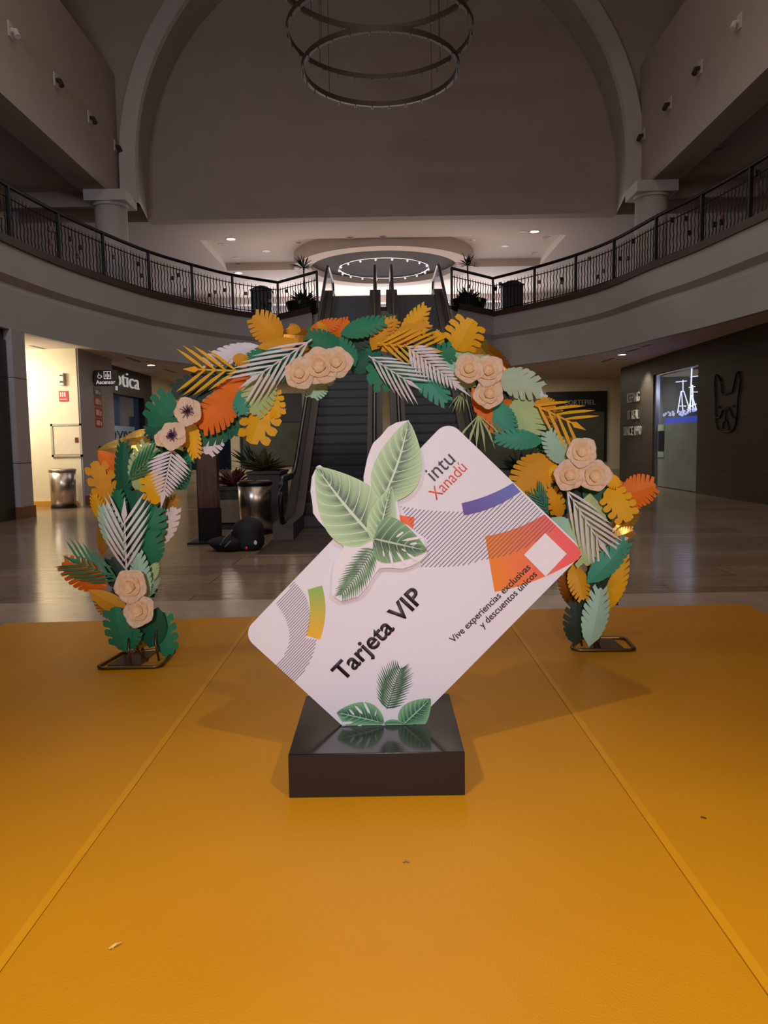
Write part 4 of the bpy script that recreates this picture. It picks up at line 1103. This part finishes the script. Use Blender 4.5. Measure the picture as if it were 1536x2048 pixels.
plant('potted_plant', (-2.05, 13.3, .96), .5, 60, mat('olive_plant', (78, 74, 40), .6), 'low olive plant at the front of the tall grey planter', 'plant', .8, leaves_w=.05)
plant('potted_plant', (-2.62, 13.4, .71), .5, 60, PLANTR, 'reddish brown plant in the low dark planter', 'plant', 1.2, leaves_w=.06)
plant('potted_plant', (2.4, 13.5, .9), .55, 50, PLANTD, 'dark plant in the planter right of the right escalator, nearer the escalator', 'plant', 1)
plant('potted_plant', (2.85, 13.5, .9), .6, 50, PLANTR, 'dark reddish plant at the outer end of the planter right of the escalators', 'plant', 1)
# backpack slumped on the floor
e = empty('backpack', (-1.95, 10.4, 0), 'black backpack slumped on the floor in front of the steel bin', 'bag')
def blob(c, rx, ry, rz, seed, n=3):
    bm = bmesh.new(); bmesh.ops.create_icosphere(bm, subdivisions=n, radius=1); rnd = random.Random(seed); ph = [rnd.random()*6 for _ in range(4)]
    for v in bm.verts:
        k = 1+.09*math.sin(v.co.x*3+ph[0])+.07*math.sin(v.co.y*4+ph[1])+.06*math.sin(v.co.z*5+ph[2])
        v.co = Vector((c[0]+v.co.x*rx*k, c[1]+v.co.y*ry*k, max(.005, c[2]+v.co.z*rz*k)))
    return bm
FAB = mat('bag_black', (16, 13, 16), .75, bump=.3, bscale=20)
link('main_bag', blob((-1.86, 10.35, .19), .26, .2, .24, 1), FAB, e, True); link('side_pocket', blob((-2.12, 10.25, .1), .24, .17, .12, 2), FAB, e, True)
bm = bmesh.new(); tube(bm, [(-2.0, 10.12, .3), (-2.1, 10.1, .2), (-2.17, 10.08, .1)], .008, 6); tube(bm, [(-2.02, 10.08, .16), (-2.1, 10.06, .08)], .007, 6); link('zip', bm, mat('zip_grey', (120, 120, 124), .4, .6), e)
bm = blob((-1.71, 10.13, .12), .025, .01, .03, 3, 2); link('buckle', bm, mat('buckle_white', (190, 190, 196), .4), e)
bm = blob((-1.83, 10.12, .05), .02, .01, .02, 4, 2); link('tag', bm, mat('tag_red', (190, 40, 50), .4), e)

# ---- far shopfronts
def far_shop(x0, x1, z0, z1, zs, label, tx0, tx1, body):
    e = empty('storefront', ((x0+x1)/2, 30.4, z0), label, 'shop front')
    link('fascia_board', B(x0, x1, 30.38, 30.5, zs, z1), DARK, e)
    link('window_pane', B(x0+.06, x1-.06, 30.44, 30.5, z0, zs), mat('green_glass', (88, 92, 82), .12, noise=.2, nscale=1), e)
    bm = bmesh.new()
    for a in ((x0, x0+.1, z0, zs), (x1-.1, x1, z0, zs), (x0, x1, z0-.06, z0)): box(bm, a[0], a[1], 30.4, 30.5, a[2], a[3])
    link('frame', bm, DARK, e)
    if body: text_obj('sign_lettering', body, GREYLET, (tx0, 30.375, 2.78), (1, 0, 0), (0, 0, 1), height=.2, width=tx1-tx0, depth=.02, parent=e)
far_shop(atY(1092, 785, 30.5).x, atY(1213, 785, 30.5).x, .6, 3.3, 2.53, 'dark far shop front at right with grey sign reading CORTEFIEL', atY(1126, 806, 30.5).x, atY(1189, 806, 30.5).x, 'CORTEFIEL')
far_shop(atY(478, 785, 30.5).x, atY(603, 785, 30.5).x, .6, 3.4, 2.3, 'dark far shop front at left, its sign half hidden by leaves', atY(516, 825, 30.5).x, atY(574, 825, 30.5).x, 'CORTEFIEL')
far_shop(atY(925, 785, 30.5).x, atY(1084, 785, 30.5).x, .3, 3.2, 2.5, 'dark far shop front between the right escalator and the CORTEFIEL front, mostly behind the arch', 0, 0, None)
e = empty('storefront', (-6.5, 30.4, .4), 'blue black shop window low behind the totem post', 'shop front')
xa, xb = atY(372, 900, 30.5).x, atY(462, 900, 30.5).x
link('window_pane', B(xa, xb, 30.44, 30.5, .46, 2.6), mat('navy_glass', (22, 32, 50), .08), e); link('sill', B(xa, xb, 30.4, 30.5, .38, .46), CHROME, e)

# ---- right stone shopfront
W8 = 8.0
e = empty('shop_display', (8.3, 21.3, 0), 'lit shop window with frosted lower glass in the stone wall', 'shop window')
link('backdrop', B(9.6, 9.7, 19.5, 23.2, 0, 3.5), mat('display_black', (20, 20, 24), .6), e)
link('frosted_pane', B(8.12, 8.14, 19.7, 22.95, .02, 1.83), mat('frosted_glass', (128, 136, 128), .35, noise=.12, nscale=2), e)
link('clear_pane', B(8.12, 8.14, 19.7, 22.95, 1.83, 3.28), mat('clear_glass', (200, 210, 220), .02, alpha=.12), e)
bm = bmesh.new(); box(bm, 8.05, 8.16, 22.83, 22.93, 0, 3.28); box(bm, 8.05, 8.16, 19.7, 22.95, 3.24, 3.28); link('frame', bm, mat('frame_alu', (130, 130, 140), .3, .8), e)
link('counter', B(8.3, 9.4, 19.6, 22.8, 1.6, 2.0), mat('counter_navy', (24, 30, 92), .3, emit=(30, 60, 220), estr=.35), e)
link('decal_panel', B(8.105, 8.115, 22.3, 22.75, 1.05, 1.62), mat('decal_navy', (22, 18, 44), .4), e)
link('decal_label', B(8.1, 8.11, 22.3, 22.78, 1.64, 1.8), mat('decal_pale', (150, 164, 156), .4), e)
link('decal_label', B(8.1, 8.11, 22.3, 22.78, .87, 1.03), mat('decal_pale', (150, 164, 156), .4), e)
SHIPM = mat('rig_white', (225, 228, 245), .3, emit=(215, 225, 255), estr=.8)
ex = empty('display_rigging', (8.8, 20.4, 2.0), 'glowing white mast and rigging sculpture behind the shop window glass', 'sculpture')
def xp(x, y, X): return atX(x, y, X)
bm = bmesh.new(); tube(bm, [xp(1380, 822, 8.7), xp(1384, 725, 8.7)], .02, 8); tube(bm, [xp(1386, 822, 8.8), xp(1385, 770, 8.8)], .02, 8)
for a, b in (((1381, 754), (1396, 752)), ((1378, 775), (1390, 773)), ((1382, 784), (1396, 784))): tube(bm, [xp(*a, 8.7), xp(*b, 8.7)], .012, 6)
link('mast', bm, SHIPM, ex)
bm = bmesh.new()
for a, b in (((1355, 826), (1362, 783)), ((1362, 783), (1368, 783)), ((1368, 783), (1378, 816)), ((1363, 783), (1366, 826)), ((1352, 764), (1373, 762)), ((1366, 783), (1366, 760)), ((1357, 812), (1372, 812)), ((1376, 815), (1392, 808)), ((1384, 790), (1393, 820)), ((1384, 790), (1376, 822))):
    tube(bm, [xp(*a, 8.75), xp(*b, 8.75)], .016, 6)
link('rigging', bm, SHIPM, ex)
bm = bmesh.new(); tube(bm, [xp(1349, 826, 8.72), xp(1349, 752, 8.72)], .005, 5); tube(bm, [xp(1367, 760, 8.75), xp(1367, 735, 8.75)], .005, 5); link('thin_line', bm, mat('line_grey', (150, 150, 165), .4), ex)
bm = bmesh.new()
for k in range(46):
    x = 1314+random.random()*78; y = 826+random.uniform(-4, 5)-(6 if x > 1375 else 0); p = xp(x, y, 8.65); r = random.uniform(.02, .045)
    bmesh.ops.create_icosphere(bm, subdivisions=1, radius=r, matrix=Matrix.Translation(p))
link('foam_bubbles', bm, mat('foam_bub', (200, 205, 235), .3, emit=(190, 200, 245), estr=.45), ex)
# letters on the stone wall
SGN = empty('wall_lettering', (8.0, 24.6, 2.2), 'raised metal letters in three rows on the stone wall left of the window', 'lettering')
for body, (x0, y0), (x1, y1), hh in (('KEEPING', (1257, 806), (1281, 805), .42), ('IT REAL', (1258, 839), (1280, 839), .4), ('SINCE 1990', (1250, 871), (1285, 872), .4)):
    a = atX(x0, y0, 8.0); b = atX(x1, y1, 8.0); a.x = 7.97; b.x = 7.97; b.z = a.z
    text_obj('letter_row', body, GREYLET, a, b-a, (0, 0, 1), height=hh*.75, width=(b-a).length, depth=.022, parent=SGN)
# dog head outline
cd = crop(1410, 720, 12.8)
e = empty('dog_emblem', (8.0, 18.0, 2.1), 'black metal outline of a bulldog head on the stone wall', 'wall emblem')
def strip(pts, r=.019, n=4):
    q = [atX(x, y, 8.0) for x, y in cd(pts)]
    for v in q: v.x = 7.978
    bm = bmesh.new(); tube(bm, catmull(q, n), r, 8); return bm
DOGM = mat('dog_black', (14, 11, 10), .35, .4)
link('head_outline', strip([(300, 380), (360, 430), (430, 560), (450, 800), (480, 880), (600, 850), (710, 820), (760, 640), (820, 380), (880, 300), (920, 450), (915, 700), (870, 950), (850, 1300), (820, 1550), (760, 1760), (620, 1840), (480, 1830), (350, 1760), (300, 1550), (290, 1200), (290, 1000), (270, 800), (275, 500), (300, 380)]), DOGM, e, True)
link('cheek_line', strip([(300, 1480), (390, 1470), (450, 1350), (500, 1250), (570, 1215), (640, 1240), (690, 1350), (730, 1460), (820, 1510)]), DOGM, e, True)
link('muzzle_line', strip([(480, 1760), (490, 1620), (545, 1540), (600, 1600), (620, 1700), (630, 1800)]), DOGM, e, True)
link('nose_line', strip([(545, 1280), (550, 1400), (545, 1540)], .018), DOGM, e, True)
link('nose', strip([(505, 1250), (570, 1265), (630, 1250)], .021), DOGM, e, True)
link('eye', strip([(383, 1170), (386, 1240)], .021), DOGM, e, True); link('eye', strip([(748, 1150), (752, 1210)], .021), DOGM, e, True)

# ================================================================== UPPER FLOOR OBJECTS
for (px_, wpx, lb) in ((520, 40, 'left'), (1028, 41, 'right')):
    p = atZ(px_, 629 if lb == 'left' else 617, H2); y = 25.0 if lb == 'left' else 24.8
    x = atY(px_, 600, y).x; ww = wpx/FPX*y/2
    e = empty('dark_bin', (x, y, H2), 'dark arched top bin behind the %s balcony railing' % lb, 'bin')
    bm = bmesh.new(); prism(bm, [(x-ww, y+.2, H2), (x+ww, y+.2, H2), (x+ww, y+.2, H2+.88), (x+ww*.5, y+.2, H2+.97), (x, y+.2, H2+1.0), (x-ww*.5, y+.2, H2+.97), (x-ww, y+.2, H2+.88)], (0, .45, 0)); link('body', bm, DARK, e)
    link('top_lip', B(x-ww-.03, x+ww+.03, y+.18, y+.68, H2+.84, H2+.88), DARK, e)
for (px_, lb) in ((608, 'left'), (936, 'right')):
    y = 25.7; x = atY(px_, 600, y).x
    e = empty('planter_box', (x, y, H2), 'dark planter on the upper floor just %s of the escalators' % lb, 'planter')
    bm = bmesh.new(); lathe(bm, (x, y, H2), [(.45, 0), (.62, .5), (.6, .52)], 24); link('bowl', bm, DARK, e)
    plant('yucca_plant', (x, y, H2+.45), .65, 90, PLANTD, 'bushy dark plant filling the upper floor planter %s of the escalators' % lb, 'plant', 1.3, leaves_w=.06)
    plant('palm_plant', (x+.0, y+.1, H2+.4), .55, 60, PLANTD, 'slender spiky palm rising above the upper floor planter %s of the escalators' % lb, 'plant', 1.2, stem=1.25, leaves_w=.02)
